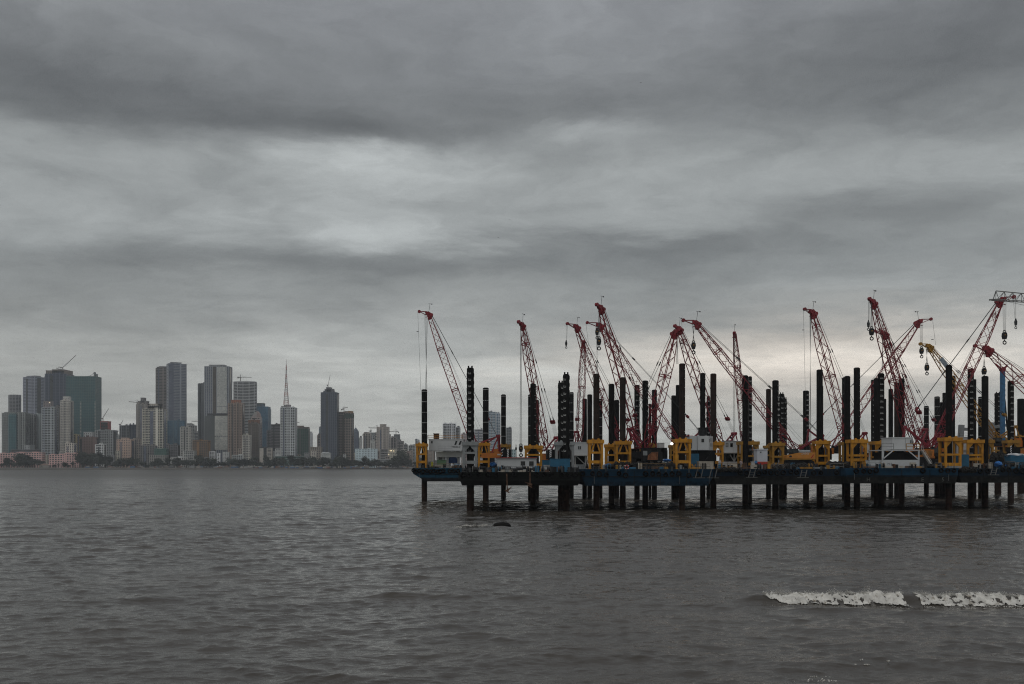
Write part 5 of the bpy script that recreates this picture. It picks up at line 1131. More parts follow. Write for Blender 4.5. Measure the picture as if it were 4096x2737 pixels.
# low white cabin with red roof on the black-green barge
dB = 206
t, X0, X1, zt, zb = prism_house('deck_cabin', 'long low white cabin with a red edged roof on the black-green barge', 'deckhouse', dB, 1988, 2146, 1836, 1888, 7, white)
q = MB(); q.box(X0 - .3, X1 + .1, dB - .3, dB + 7.3, zt + .15, zt + .32); q.build('roof_edge', M('faded_red_roof', (.30, .05, .04), .7), t)
window(t, dB, 2084, 2099, 1847, 1861, blk2); window(t, dB, 2118, 2133, 1847, 1862, blk2)
q = MB(); q.box(PX(2004, dB), PX(2014, dB), dB - .03, dB + .01, PZ(1886, dB), PZ(1862, dB)); q.build('door', glassd, t)
q = MB(); q.bar(P(2065, 1835, dB + 3), P(2064, 1779, dB + 3), .14); q.bar(P(2064, 1800, dB + 3), P(2064, 1790, dB + 3), .35); q.build('mast_pole', blk, t)
crate('blue_container', 'container', 'large blue corrugated container beside the grey jacking frame', 196, 2201, 2279, 1837, 1888, 2.6, blue, True)
crate('blue_container', 'container', 'small blue container half hidden right of the low white cabin', 208, 2170, 2200, 1842, 1886, 2.6, blue, True)
crate('site_box', 'box', 'white railed box in front of the small blue container', 199, 2176, 2200, 1862, 1888, 2, white2)
# dark machinery clutter along the black-green barge deck
for i, x in enumerate((1862, 1904, 1930, 1966, 2004, 2030, 2056, 2078, 2104, 2136, 2300)):
    d = 195.2 + (i % 3) * .5; X = PX(x, d); z = bB['zt']; t = thing('deck_winch', (X, d, z), '%s small dark winch in the row on the black-green barge edge' % ORD[i], 'winch', 'winches on the black-green barge'); q = MB()
    h = .5 + .35 * ((i * 7) % 3) / 2; q.tube((X - .6, d, z + h), (X + .6, d, z + h), .32, 10); q.build('drum', blk2, t); q = MB()
    for s in (-.68, .68): q.prism([(-.45, 0), (.45, 0), (.15, h + .5), (-.15, h + .5)], (0, 1, 0), (0, 0, 1), (1, 0, 0), (X + s, d, z), .06)
    q.build('side_frame', gryf if i % 4 == 1 else blk2, t)
for (xa, ya, xb, yb, lb) in ((2012, 1960, 2046, 1948, 'rusty anchor hanging from the black-green barge below its third leg'), (2104, 1931, 2132, 1942, 'rusty anchor stowed low on the black-green hull')):
    a_, b_ = P(xa, ya, 192.4), P(xb, yb, 192.4); t = thing('anchor', a_, lb, 'anchor'); q = MB(); q.bar(P(2027, 1895, 192.5) if xa < 2100 else P(2120, 1890, 192.5), P(2029, 1960, 192.5) if xa < 2100 else P(2120, 1940, 192.5), .22); q.build('shank', rust, t)
    q = MB(); c = P(2029, 1961, 192.5) if xa < 2100 else P(2120, 1940, 192.5); s_ = 1 if xa < 2100 else -1; q.prism([(-.5, -.1), (1.0 * s_, .75), (.1, -.35)] if s_ > 0 else [(-1.1, .6), (.5, .2), (.3, -.2)], (1, 0, 0), (0, 0, 1), (0, -1, 0), c, .14); q.bar(c - Vector((.5, 0, 0)), c + Vector((.4, 0, -.5)), .2); q.build('fluke', rust, t)

# white cabin and truss platform between the second grey frame and the first blue barge frame
dW = 214
t, X0, X1, zt, zb = prism_house('deck_cabin', 'white cabin with two slim windows on a braced platform left of the brown leg', 'deckhouse', dW, 2297, 2352, 1771, 1820, 6, white)
window(t, dW, 2313, 2316, 1786, 1797); window(t, dW, 2320, 2323, 1786, 1797)
q = MB(); q.box(X0 - .2, X1 + .1, dW - 1.2, dW + 6, zb - .2, zb - .01); q.build('platform', white2, t); railing(t, [(2297, 1821), (2345, 1821)], dW - 1.1, 1.1, white2)
legs_under(t, dW, 6, (2301, 2342), zb - .22, DECK, white2, ((2304, 1824, 2338, 1856), (2340, 1824, 2352, 1856)))
q = MB(); q.box(X0, X1, dW + 1, dW + 5, DECK, PZ(1858, dW)); q.build('base_tank', white, t); q = MB(); q.box(X0 + .3, X1 - .3, dW + 1.5, dW + 4.5, PZ(1857, dW), PZ(1826, dW)); q.build('engine', blk, t)
# deep blue barge gear
def heap(label, d, x0, x1, y0, y1, seed, mat=heapm, k=3, name='gear_heap', cat='heap', group=None):
    X0, X1, zt, zb = PX(x0, d), PX(x1, d), PZ(y0, d), PZ(y1, d); q = MB(); r = random.Random(seed); w = (X1 - X0) / k
    for i in range(k): q.blob((X0 + w * (i + .5), d, zb + (zt - zb) * .42), (w * .62, 1.3, (zt - zb) * r.uniform(.42, .56)), seed + i, 10, .22, 3.2)
    for i in range(int((X1 - X0) * 5)):
        x = r.uniform(X0, X1); a_ = Vector((x, d - r.uniform(.6, 1.2), r.uniform(zb + .1, zb + (zt - zb) * .85))); q.bar(a_, a_ + Vector((r.uniform(-.7, .7), r.uniform(-.1, .1), r.uniform(-.5, .3))), .06)
    return tag(q.build(name, mat, None), label, cat, group)
heap('dark heap of rolled netting left of the life ring', 203, 2455, 2520, 1844, 1878, 3, k=3); heap('wide low heap of dark rolled netting in front of the black crane house', 204, 2520, 2668, 1847, 1878, 8, k=6)
heap('dark heap of hoses at the left foot of the second yellow A frame', 202, 2664, 2694, 1845, 1880, 21, k=2)
heap('frayed dark netting draped over the hull edge below the second white cabin', 201.5, 2862, 2965, 1868, 1888, 31, k=6)
heap('dark rolled hoses in front of the orange lettered crane', 204, 3138, 3252, 1851, 1880, 37, k=5); heap('mesh wrapped rolls between the yellow drum and the orange crane', 203, 3088, 3138, 1852, 1878, 41, M('brown_netting', (.07, .055, .045), .9, var=.5, scale=3), 3)
heap('dark heap beside the right frame of the orange crane barge', 204, 3308, 3395, 1842, 1876, 47, k=4); heap('dark heap of gear at the foot of the leaning white gangway', 201, 3700, 3765, 1856, 1870, 52, k=3)
heap('thick bundle of old ropes hanging on the hull below the blue shed', 200.5, 3835, 3900, 1865, 1890, 55, k=4); heap('dark gear heap behind the blue tarpaulin at the right', 208, 3964, 4012, 1800, 1868, 57, k=2)
heap('dark gear heap under the long blue shed at the right edge', 209, 4010, 4100, 1850, 1868, 59, k=5); heap('dark gear piled behind the first grey frame of the black-green barge', 200, 1912, 1990, 1868, 1892, 61, k=4)
c = P(2507, 1869, 199.6); q = MB(); q.torus(c, (0, 1, .15), .37, .11, 24, 8); o = tag(q.build('life_ring', redp, None, True), 'orange red life ring hung on the rail of the deep blue barge', 'life ring')
q = MB()
for a_ in range(4): t_ = PI / 4 + a_ * PI / 2; q.obox(c + Vector((math.cos(t_) * .37, -.02, math.sin(t_) * .37)), ((math.cos(t_), 0, math.sin(t_)), (0, 1, 0), (-math.sin(t_), 0, math.cos(t_))), (.13, .13, .06))
q.build('white_band', stripe_w, o)
def tarp_thing(label, d, x0, x1, y0, y1, seed, mat=tarp): 
    X0, X1, zt, zb = PX(x0, d), PX(x1, d), PZ(y0, d), PZ(y1, d); q = MB(); q.blob(((X0 + X1) / 2, d, (zt + zb) / 2), ((X1 - X0) / 2, 1.0, (zt - zb) / 2), seed, 9, .16, 2); tag(q.build('tarpaulin', mat, None), label, 'tarpaulin')
tarp_thing('bright blue tarpaulin between the two left yellow frames of the deep blue barge', 206, 2420, 2446, 1854, 1872, 4); tarp_thing('flat bright blue tarpaulin behind the black crane house', 250, 2650, 2684, 1836, 1848, 6)
tarp_thing('blue covered drum beside the third yellow frame of the left end barge', 246, 1958, 1986, 1848, 1866, 9); tarp_thing('bright blue tarpaulin bundle beside the yellow frames at the right', 206, 3977, 4008, 1846, 1868, 12); tarp_thing('small blue cover on the deck at the far right', 207, 4020, 4040, 1858, 1868, 14)
# black crane house detail on deep blue barge
t = thing('crane_house', P(2610, 1845, 224.5), 'black framed crane engine house with weathered orange panels in the middle', 'crane house'); d = 219
q = MB(); X0, X1 = PX(2570, d), PX(2646, d); q.box(X0, X1, d, d + 2.6, PZ(1845, d), PZ(1794, d)); q.box(X0 - .2, X1 + .2, d - .15, d + 2.8, PZ(1794, d), PZ(1791.5, d)); q.box(PX(2644, d), PX(2650, d), d - .4, d + .4, PZ(1846, d), PZ(1808, d)); q.build('body', blk2, t)
q = MB(); q.prism([(PX(2590, d), PZ(1840, d)), (PX(2592, d), PZ(1822, d)), (PX(2606, d), PZ(1810, d)), (PX(2632, d), PZ(1808, d)), (PX(2630, d), PZ(1840, d))][::-1], (1, 0, 0), (0, 0, 1), (0, -1, 0), (0, d - .1, 0), .12); q.build('side_panel', M('weathered_orange', (.22, .085, .035), .7, var=.5, scale=1.5, streak=.5, sc_col=(.08, .04, .03)), t)
q = MB(); q.box(PX(2572, d), PX(2589, d), d - .12, d, PZ(1822, d), PZ(1804, d)); q.build('door', gryf, t); q = MB(); q.box(PX(2606, d), PX(2628, d), d - .1, d, PZ(1805, d), PZ(1797, d)); q.build('window', glassd, t)
q = MB(); q.box(PX(2572, d), PX(2648, d), d + .1, d + 3, DECK + .004, PZ(1846, d)); q.build('undercarriage', blk, t)
crate('accommodation_block', 'cabin', 'weathered white block with two dark slots right of the black crane house', 268, 2636, 2657, 1773, 1846, 4, white2)
# lamp on a rear frame
t = thing('floodlight', P(2687, 1781, 268), 'bright white floodlight above the frame left of the second A frame', 'floodlight'); c = P(2687, 1775, 268); q = MB(); q.bar(c - Vector((0, 0, 1)), c, .12); q.box(c.x - .28, c.x + .28, c.y - .1, c.y + .3, c.z - .28, c.z + .28); q.build('housing', blk2, t); q = MB(); q.blob((c.x, c.y - .2, c.z), (.33, .16, .33), 1, 7, 0); q.build('lamp_lens', emis('lamp_glow', (1, .98, .92), 6), t)
# big white cabin on deep blue barge
dC = 209
t = thing('deck_cabin', P(2810, 1802, dC), 'large white chamfered cabin above a dark engine deck on the deep blue barge', 'deckhouse'); q = MB(); zt, zb = PZ(1744, dC), PZ(1801, dC)
q.prism([(PX(2763, dC), dC + 6), (PX(2763, dC), dC + .6), (PX(2780, dC), dC), (PX(2835, dC), dC), (PX(2864, dC), dC + 3.2), (PX(2864, dC), dC + 6)], (1, 0, 0), (0, 1, 0), (0, 0, 1), (0, 0, (zt + zb) / 2), (zt - zb) / 2); q.box(PX(2743, dC), PX(2764, dC), dC + 2.2, dC + 6, zb, zt - .1); q.build('wall', white, t)
q = MB(); q.box(PX(2742, dC), PX(2779, dC), dC + 1.9, dC + 6.2, zt + .01, zt + .12); q.build('roof_edge', redp, t); window(t, dC, 2807, 2815, 1757, 1768, blk2)
q = MB()
for (x, y0_, y1_) in ((2838.5, 1757, 1770), (2849, 1752, 1766), (2857, 1752, 1766), (2849, 1773, 1786), (2857, 1773, 1786)):
    f = (x - 2835) / 29; X = PX(x, dC) ; yy = dC + 3.2 * f - .02; nrm = Vector((3.2, -(PX(2864, dC) - PX(2835, dC)), 0)).normalized(); tn = Vector((-nrm.y, nrm.x, 0)); q.obox((X, yy, (PZ(y0_, dC) + PZ(y1_, dC)) / 2), (tn, nrm, (0, 0, 1)), (.10, .04, (PZ(y0_, dC) - PZ(y1_, dC)) / 2))
q.build('slit_window', glassd, t); q = MB(); q.box(PX(2757, dC), PX(2768, dC), dC + .3, dC + .5, PZ(1793, dC), PZ(1757, dC)); q.build('door', blk2, t)
q = MB(); q.box(PX(2764, dC), PX(2862, dC), dC + .5, dC + 5.8, DECK + .5, zb - .02); q.build('engine_deck', blk, t)
q = MB(); q.tube(P(2811, 1743, dC + 3), P(2811, 1714, dC + 3), .95, 14); q.tube(P(2811, 1714, dC + 3), P(2811, 1711, dC + 3), 1.1, 14); q.bar(P(2790, 1860, dC - .3), P(2788, 1712, dC - .3), .07); q.bar(P(2788, 1712, dC - .3), P(2802, 1712, dC - .3), .07); q.build('funnel', blk2, t)
q = MB(); q.box(PX(2748, dC), PX(2756, dC), dC + 3, dC + 3.6, zt, zt + .5); q.box(PX(2761, dC), PX(2768, dC), dC + 3, dC + 3.6, zt, zt + .4); q.build('roof_lamp', blk2, t)
q = MB(); q.bar(P(2823, 1845, dC - .6), P(2846, 1812, dC - .6), .35); q.bar(P(2829, 1843, dC - .5), P(2850, 1806, dC - .5), .22); q.build('exhaust_pipe', blk, t); 
crate('blue_container', 'container', 'blue corrugated container under the left part of the large white cabin', 207, 2763, 2795, 1817, 1874, 2.4, blue, True); crate('plank_box', 'crate', 'pale plank box in front of the large white cabin', 201.5, 2796, 2853, 1847, 1879, 2.4, timber)
q = MB(); q.bar(P(2766, 1856, 201), P(2776, 1874, 201), .3); q.bar(P(2776, 1874, 201), P(2782, 1858, 201), .16); q.box(PX(2768, 201), PX(2786, 201), 201, 201.7, bC['zt'], bC['zt'] + .3); tag(q.build('winch_lever', ylw2, None), 'small ochre lever machine left of the pale plank box', 'winch')
# second white cabin
dV = 232
t, X0, X1, zt, zb = prism_house('deck_cabin', 'white cabin with two rounded windows on a V-braced stand', 'deckhouse', dV, 2898, 2966, 1766, 1810, 6, white)
window(t, dV, 2904, 2912, 1774, 1787, blk2, M('pane_grey', (.35, .35, .34), .3)); window(t, dV, 2922, 2930, 1774, 1787, blk2); q = MB(); q.bar(P(2930, 1765, dV + 1), P(2928, 1752, dV + 1), .1); q.box(PX(2924, dV), PX(2931, dV), dV + .8, dV + 1.2, PZ(1755, dV), PZ(1748, dV)); q.build('roof_lamp', blk2, t)
q = MB(); q.box(X0 - .2, X1 + .2, dV - 1.1, dV + 6, zb - .22, zb - .01); q.build('platform', white2, t); railing(t, [(2934, 1811), (2966, 1811)], dV - 1, 1.2, white2)
legs_under(t, dV, 5, (2937,), zb - .24, PZ(1847, dV), white2, ((2920, 1819, 2937, 1847), (2952, 1816, 2937, 1847))); q = MB(); q.box(X0 - .6, X1, dV - .3, dV + 5, DECK + .005, PZ(1847, dV)); q.build('base_tank', white2, t); q = MB(); q.box(X0 + .6, X1, dV + .9, dV + 4.6, PZ(1846, dV), zb - .3); q.build('engine', blk, t)
t, X0, X1, zt, zb = prism_house('site_box', 'tall white box with a bright red lower half on the orange crane barge', 'container', 207, 3029, 3070, 1800, 1847, 3, M('cool_white', (.50, .51, .55), .6, var=.08, streak=.1))
q = MB(); q.box(X0 - .02, X1 + .02, 206.98, 210.02, DECK + .006, zb - .002); q.build('red_base', redp, t); q = MB(); q.box(PX(3041, 207), PX(3045, 207), 206.9, 207, PZ(1812, 207), PZ(1807, 207)); q.build('vent', glassd, t); railing(t, [(3030, 1800), (3070, 1800)], 207.3, .35, gryf, rails=1)
def drum(label, d, x, y0, y1, r, m):
    t = thing('drum', P(x, y1, d), label, 'drum'); q = MB(); a_, b_ = P(x, y1, d), P(x, y0, d); q.tube(a_, b_, r, 16)
    for i in range(3): p = a_.lerp(b_, (i + .5) / 3); q.tube(p - Vector((0, 0, .03)), p + Vector((0, 0, .03)), r + .03, 16)
    q.build('shell', m, t); q = MB(); q.tube(b_ + Vector((0, 0, .002)), b_ + Vector((0, 0, .06)), r * .9, 16); q.build('lid', blk2, t)
drum('yellow drum beside the white and red box', 202.5, 3077, 1854, 1877, .36, M('drum_yellow', (.50, .24, .02), .5)); drum('small white gas bottle behind the second white cabin', 212, 2893, 1850, 1870, .2, white2)
crate('site_box', 'box', 'small pale box under the frames right of the second white cabin', 206, 3008, 3021, 1848, 1862, 1, white2)
# orange lettered crane body closer up
t = thing('crane_upper_body', P(3205, 1840, 214), 'orange crane body with white lettering, black cab at its left and tracks hidden by hoses', 'crane body'); d = 215
q = MB(); q.prism([(PX(3146, d), PZ(1834, d)), (PX(3147, d), PZ(1822, d)), (PX(3172, d), PZ(1816, d)), (PX(3190, d), PZ(1812, d)), (PX(3262, d), PZ(1810, d)), (PX(3262, d), PZ(1836, d))][::-1], (1, 0, 0), (0, 0, 1), (0, -1, 0), (0, d + 1.3, 0), 1.3); q.build('housing', M('bright_orange_body', (.50, .20, .03), .5, var=.1, streak=.1), t)
q = MB(); c = P(3222, 1819, d - .02); q.text('SANY', (c.x, c.y, c.z), .52); q.build('lettering', markw, t)
q = MB(); q.prism([(PX(3155, d), PZ(1829, d)), (PX(3160, d), PZ(1822, d)), (PX(3166, d), PZ(1822, d)), (PX(3168, d), PZ(1829, d))][::-1], (1, 0, 0), (0, 0, 1), (0, -1, 0), (0, d - .01, 0), .03); q.build('grille', blk2, t)
q = MB(); q.prism([(PX(3242, d), PZ(1832, d)), (PX(3254, d), PZ(1818, d)), (PX(3257, d), PZ(1818, d)), (PX(3248, d), PZ(1832, d))][::-1], (1, 0, 0), (0, 0, 1), (0, -1, 0), (0, d - .01, 0), .03); q.build('red_flash', redp, t)
q = MB(); q.box(PX(3149, d), PX(3192, d), d + .2, d + 2.4, PZ(1815, d), PZ(1797, d)); cb = q.build('cab', blk2, t); q = MB(); q.box(PX(3152, d), PX(3170, d), d + .14, d + .2, PZ(1811, d), PZ(1800, d)); q.box(PX(3173, d), PX(3188, d), d + .14, d + .2, PZ(1811, d), PZ(1800, d)); q.build('cab_window', glassd, cb)
q = MB(); q.tube(P(3195, 1808, d + .8), P(3240, 1808, d + .8), .4, 12); q.build('rope_drum', gryf, t); q = MB(); q.box(PX(3146, d), PX(3262, d), d + .1, d + 2.5, PZ(1840, d), PZ(1834.5, d)); q.build('chassis', ylw2, t); q = MB(); q.box(PX(3140, d), PX(3256, d), d - .2, d + .8, DECK + .003, PZ(1845, d)); q.box(PX(3150, d), PX(3250, d), d + .9, d + 2.4, DECK + .9, PZ(1840.3, d)); q.build('crawler_track', blk, t)
# small orange crane body of the left end barge, seen under the second A frame
t = thing('crane_upper_body', P(1985, 1828, 243), 'orange crane body tapering to the right behind the second yellow A frame', 'crane body'); d = 244
q = MB(); q.prism([(PX(1926, d), PZ(1832, d)), (PX(1926, d), PZ(1812, d)), (PX(2010, d), PZ(1811, d)), (PX(2003, d), PZ(1826, d)), (PX(1980, d), PZ(1832, d))][::-1], (1, 0, 0), (0, 0, 1), (0, -1, 0), (0, d + 1.2, 0), 1.2); q.build('housing', orng, t); q = MB(); c = P(1996, 1819, d - .02); q.box(c.x - .4, c.x + .4, c.y - .02, c.y, c.z - .15, c.z + .2); q.build('name_plate', markw, t)
q = MB()
for (xa, ya, xb, yb) in ((1995, 1745, 1978, 1780), (1995, 1745, 1996, 1806), (1978, 1780, 1968, 1812), (1995, 1745, 1925, 1770), (1998, 1745, 2000, 1806)): q.bar(P(xa, ya, d + 1), P(xb, yb, d + 1), .34)
q.tube(P(1996, 1745, d + .4), P(1996, 1745, d + 1.6), .42, 10); q.build('gantry', red, t)
# bright blue band barge
crate('site_box', 'box', 'plain white box left of the large white deck base', 202, 3480, 3516, 1842, 1869, 2.5, white); t, X0, X1, zt, zb = prism_house('deck_cabin', 'white cabin glimpsed between the two yellow frames of the bright blue banded barge', 'deckhouse', 256, 3464, 3486, 1768, 1812, 4, white2); q = MB(); q.box(X0, X1, 256.5, 259.5, DECK, zb - .02); q.build('base_tank', white2, t)
dE = 203
t, X0, X1, zt, zb = prism_house('deck_cabin', 'windowless white cabin standing on the large white braced deck base', 'deckhouse', dE + 1.5, 3569, 3651, 1752, 1798, 6, white)
q = MB(); q.box(PX(3632, dE), PX(3633, dE), dE + 1.44, dE + 1.5, PZ(1797, dE), PZ(1753, dE)); q.build('wall_seam', gryf, t); window(t, dE + 1.5, 3641, 3643.5, 1762, 1773); window(t, dE + 1.5, 3647, 3649.5, 1758, 1774)
t = thing('braced_platform', P(3603, 1870, dE), 'large white braced deck base with dark engines inside, below the windowless cabin', 'platform'); q = MB(); q.box(PX(3527, dE), PX(3679, dE), dE, dE + 8, PZ(1803, dE), PZ(1799.5, dE)); q.build('platform', white, t)
q = MB(); q.box(PX(3529, dE), PX(3679, dE), dE + .1, dE + 7.8, bE['zt'] + .006, PZ(1840, dE)); q.build('base_tank', white, t); q = MB(); q.box(PX(3545, dE), PX(3668, dE), dE + 1.3, dE + 7, PZ(1839.8, dE), PZ(1808, dE)); q.build('engine', blk, t)
legs_under(t, dE + .02, 7.6, (3531, 3676), PZ(1803.2, dE), PZ(1839.9, dE), white, ((3531, 1837, 3570, 1804), (3634, 1804, 3673, 1837), (3534, 1806, 3532, 1838))); railing(t, [(3527, 1799), (3574, 1799)], dE + .15, 1.25, gryf, t=.09); railing(t, [(3626, 1799), (3679, 1799)], dE + .15, 1.25, ylw2, t=.09)
q = MB(); q.text('M B', (PX(3560, dE), dE + .07, PZ(1860, dE)), .45); q.build('faded_lettering', M('faded_black', (.2, .2, .2), .8), t)
t = thing('gangway', P(3728, 1868, dE - 1), 'leaning white gangway stair right of the large white deck base', 'gangway'); q = MB(); a_, b_ = P(3686, 1801, dE + .5), P(3728, 1866, dE - .5)
for dy in (-.4, .4): q.bar(a_ + Vector((0, dy, 0)), b_ + Vector((0, dy, 0)), .42, .2); 
q.build('stringer', white2, t); q = MB()
for i in range(16): p = a_.lerp(b_, (i + .5) / 16); q.box(p.x - .2, p.x + .2, p.y - .38, p.y + .38, p.z, p.z + .06)
q.build('tread', gryf, t); q = MB(); up = Vector((0, 0, .9)); q.bar(a_ + up, b_ + up, .06)
for i in range(6): p = a_.lerp(b_, i / 5); q.bar(p, p + up, .06)
q.build('handrail', white2, t)
q = MB(); q.prism([(PX(3703, 215), PZ(1828, 215)), (PX(3706, 215), PZ(1802, 215)), (PX(3731, 215), PZ(1804, 215)), (PX(3726, 215), PZ(1830, 215))], (1, 0, 0), (0, 0, 1), (0, -1, 0), (0, 216, 0), 1); tag(q.build('crane_side_panel', M('MATSwo', (.30, .13, .03), .7, var=.4, streak=.5, sc_col=(.1, .05, .03)), None), 'weathered ochre panel of a crane body behind the leaning gangway', 'crane panel')
# right-hand barge
crate('blue_shed', 'shed', 'narrow blue corrugated shed between two yellow frames at the right', 203.5, 3838, 3875, 1820, 1870, 3, blue, True); t, X0, X1, zt, zb = prism_house('deck_cabin', 'white cabin with a roof rail behind the right-hand yellow frames', 'deckhouse', 252, 3836, 3874, 1750, 1802, 5, white2); railing(t, [(3838, 1750), (3874, 1750)], 252.3, 1.1, blk2); q = MB(); q.box(X0, X1, 252.4, 256.6, DECK, zb - .02); q.build('base_tank', white2, t)
t = crate('blue_shed', 'shed', 'long blue corrugated shed with a ragged white sheet on top at the right edge', 210, 4043, 4110, 1823, 1850, 3, blue, True); q = MB(); q.blob((PX(4076, 210), 211.5, PZ(1821, 210)), (2.0, 1.6, .35), 5, 9, .35, 3); q.build('ragged_sheet', stripe_w, t); legs_under(t, 210, 3, (4045, 4105), PZ(1850.5, 210), DECK + .05, gryf, w=.18)
t = thing('counterweight_block', P(4060, 1815, 226), 'black counterweight with red and white striped corner at the right edge', 'counterweight'); q = MB(); q.box(PX(4044, 222), PX(4082, 222), 222, 224, PZ(1818, 222), PZ(1789, 222)); q.build('block', blk, t); q = MB(); 
for k in range(4): q.prism([(0, 0), (.32, .25), (.32, .5), (0, .25)], (1, 0, 0), (0, 0, 1), (0, -1, 0), (PX(4040, 222), 221.9, PZ(1818, 222) + k * .5), .03)
q.build('warning_stripe', stripe_w, t); crate('site_box', 'box', 'pale panel box beside the right-hand yellow frames', 212, 3964, 3971, 1840, 1860, 1, white2); crate('crane_body_box', 'crane body', 'ochre crane body edge at the far right above the long blue shed', 224, 4070, 4110, 1802, 1822, 2, orng)
for (x, y, xx, bb, lb) in ((2030, 1832, 2012, 'the left end barge', 'black counterweight with red and white stripes at the third leg'), (2204, 1832, 2190, 'b', 'black counterweight with red and white stripes beside the second grey frame')):
    d = 246 if x < 2100 else 228; t = thing('counterweight_block', P(x, y, d), lb, 'counterweight'); q = MB(); q.box(PX(xx, d), PX(xx + 34, d), d, d + 2, PZ(1832, d), PZ(1798, d)); q.box(PX(xx, d) + .2, PX(xx + 34, d) - .2, d + .2, d + 1.8, DECK, PZ(1832.3, d)); q.build('block', blk, t)
    sx = PX(xx + (16 if x < 2100 else 8), d); q = MB()
    for k in range(5): q.prism([(0, 0), (.45, .28), (.45, .56), (0, .28)], (1, 0, 0), (0, 0, 1), (0, -1, 0), (sx, d - .03, PZ(1832, d) + .05 + k * .42), .03)
    q.build('warning_stripe', stripe_w if True else red, t)

# loose gear along the deck edges
KINDS_ = ['rope coil', 'oil drum', 'gas bottle rack', 'pipe bundle', 'steel box', 'cable reel']
gr_ = random.Random(77)
for bi, (bg, xa, xb, nm) in enumerate(((bA, 1700, 1830, 'left end barge'), (bB, 1850, 2310, 'black-green barge'), (bC, 2340, 2840, 'deep blue barge'), (bD, 2870, 3370, 'orange crane barge'), (bE, 3390, 3820, 'blue banded barge'), (bF, 3845, 4095, 'right edge barge'))):
    nn_ = int((xb - xa) / 17)
    for i in range(nn_):
        x = xa + (xb - xa) * (i + gr_.uniform(.15, .85)) / nn_; d = bg['df'] + gr_.uniform(.9, 3.2); X = PX(x, d); z = bg['zt'] + .004; k = gr_.randrange(6); pos = ('left', 'middle', 'right')[min(2, int(3 * (x - xa) / (xb - xa)))]
        t = thing(KINDS_[k].replace(' ', '_'), (X, d, z), 'small %s on the %s part of the %s deck edge' % (KINDS_[k], pos, nm), KINDS_[k].split()[-1], 'loose gear along the barge deck edges'); q = MB(); mm = gr_.choice((blk2, blk2, rust, heapm, gryf, ylw2, blue, timber))
        if k == 0:
            for j in range(3): q.torus((X, d, z + .09 + .17 * j), (0, 0, 1), .42 - .03 * j, .09, 16, 6)
            q.build('coil', mm, t)
        elif k == 1:
            q.tube((X, d, z), (X, d, z + .88), .29, 14); q.tube((X, d, z + .28), (X, d, z + .32), .31, 14); q.tube((X, d, z + .58), (X, d, z + .62), .31, 14); q.build('shell', mm, t)
        elif k == 2:
            for j in range(3): q.tube((X - .32 + .3 * j, d, z + .06), (X - .32 + .3 * j, d, z + 1.15), .12, 10); q.tube((X - .32 + .3 * j, d, z + 1.15), (X - .32 + .3 * j, d, z + 1.32), .11, 10, .04)
            q.build('bottles', mm, t); q = MB()
            for j in (-.52, .5): q.bar((X + j, d, z), (X + j, d, z + 1.0), .05)
            q.bar((X - .52, d, z + .9), (X + .5, d, z + .9), .05); q.build('rack_frame', blk2, t)
        elif k == 3:
            for j in range(6): q.tube((X - gr_.uniform(1.1, 1.5), d + .22 * (j % 3), z + .12 + .2 * (j // 3)), (X + gr_.uniform(1.1, 1.5), d + .22 * (j % 3), z + .12 + .2 * (j // 3)), .09, 8)
            q.build('pipes', mm, t)
        elif k == 4:
            w_ = gr_.uniform(.4, .9); q.box(X - w_, X + w_, d, d + .8, z, z + gr_.uniform(.5, 1.2)); q.build('body', mm, t); q = MB(); q.box(X - w_ * .3, X + w_ * .3, d - .04, d, z + .2, z + .4); q.build('latch', blk2, t)
        else:
            for s in (-.3, .3): q.tube((X + s - .04, d, z + .6), (X + s + .04, d, z + .6), .6, 16)
            q.build('flange', mm, t); q = MB(); q.tube((X - .26, d, z + .6), (X + .26, d, z + .6), .42, 14); q.build('cable', blk2, t)
for bg, spans in ((bC, [(2425, 2500), (2590, 2690), (2765, 2840)]), (bD, [(2870, 2950), (3150, 3250), (3320, 3375)]), (bE, [(3470, 3525), (3740, 3765)]), (bF, [(3850, 3880), (3930, 4000), (4065, 4096)]), (bA, [(1712, 1735)]), (bB, [(1990, 2090)])):
    for a_, b_ in spans: railing(bg, [(a_, HY - (bg['zt'] - CAMZ) * F / (bg['df'] + .5)), (b_, HY - (bg['zt'] - CAMZ) * F / (bg['df'] + .5))], bg['df'] + .5, 1.1, gr_.choice((blk2, None, gryf)))

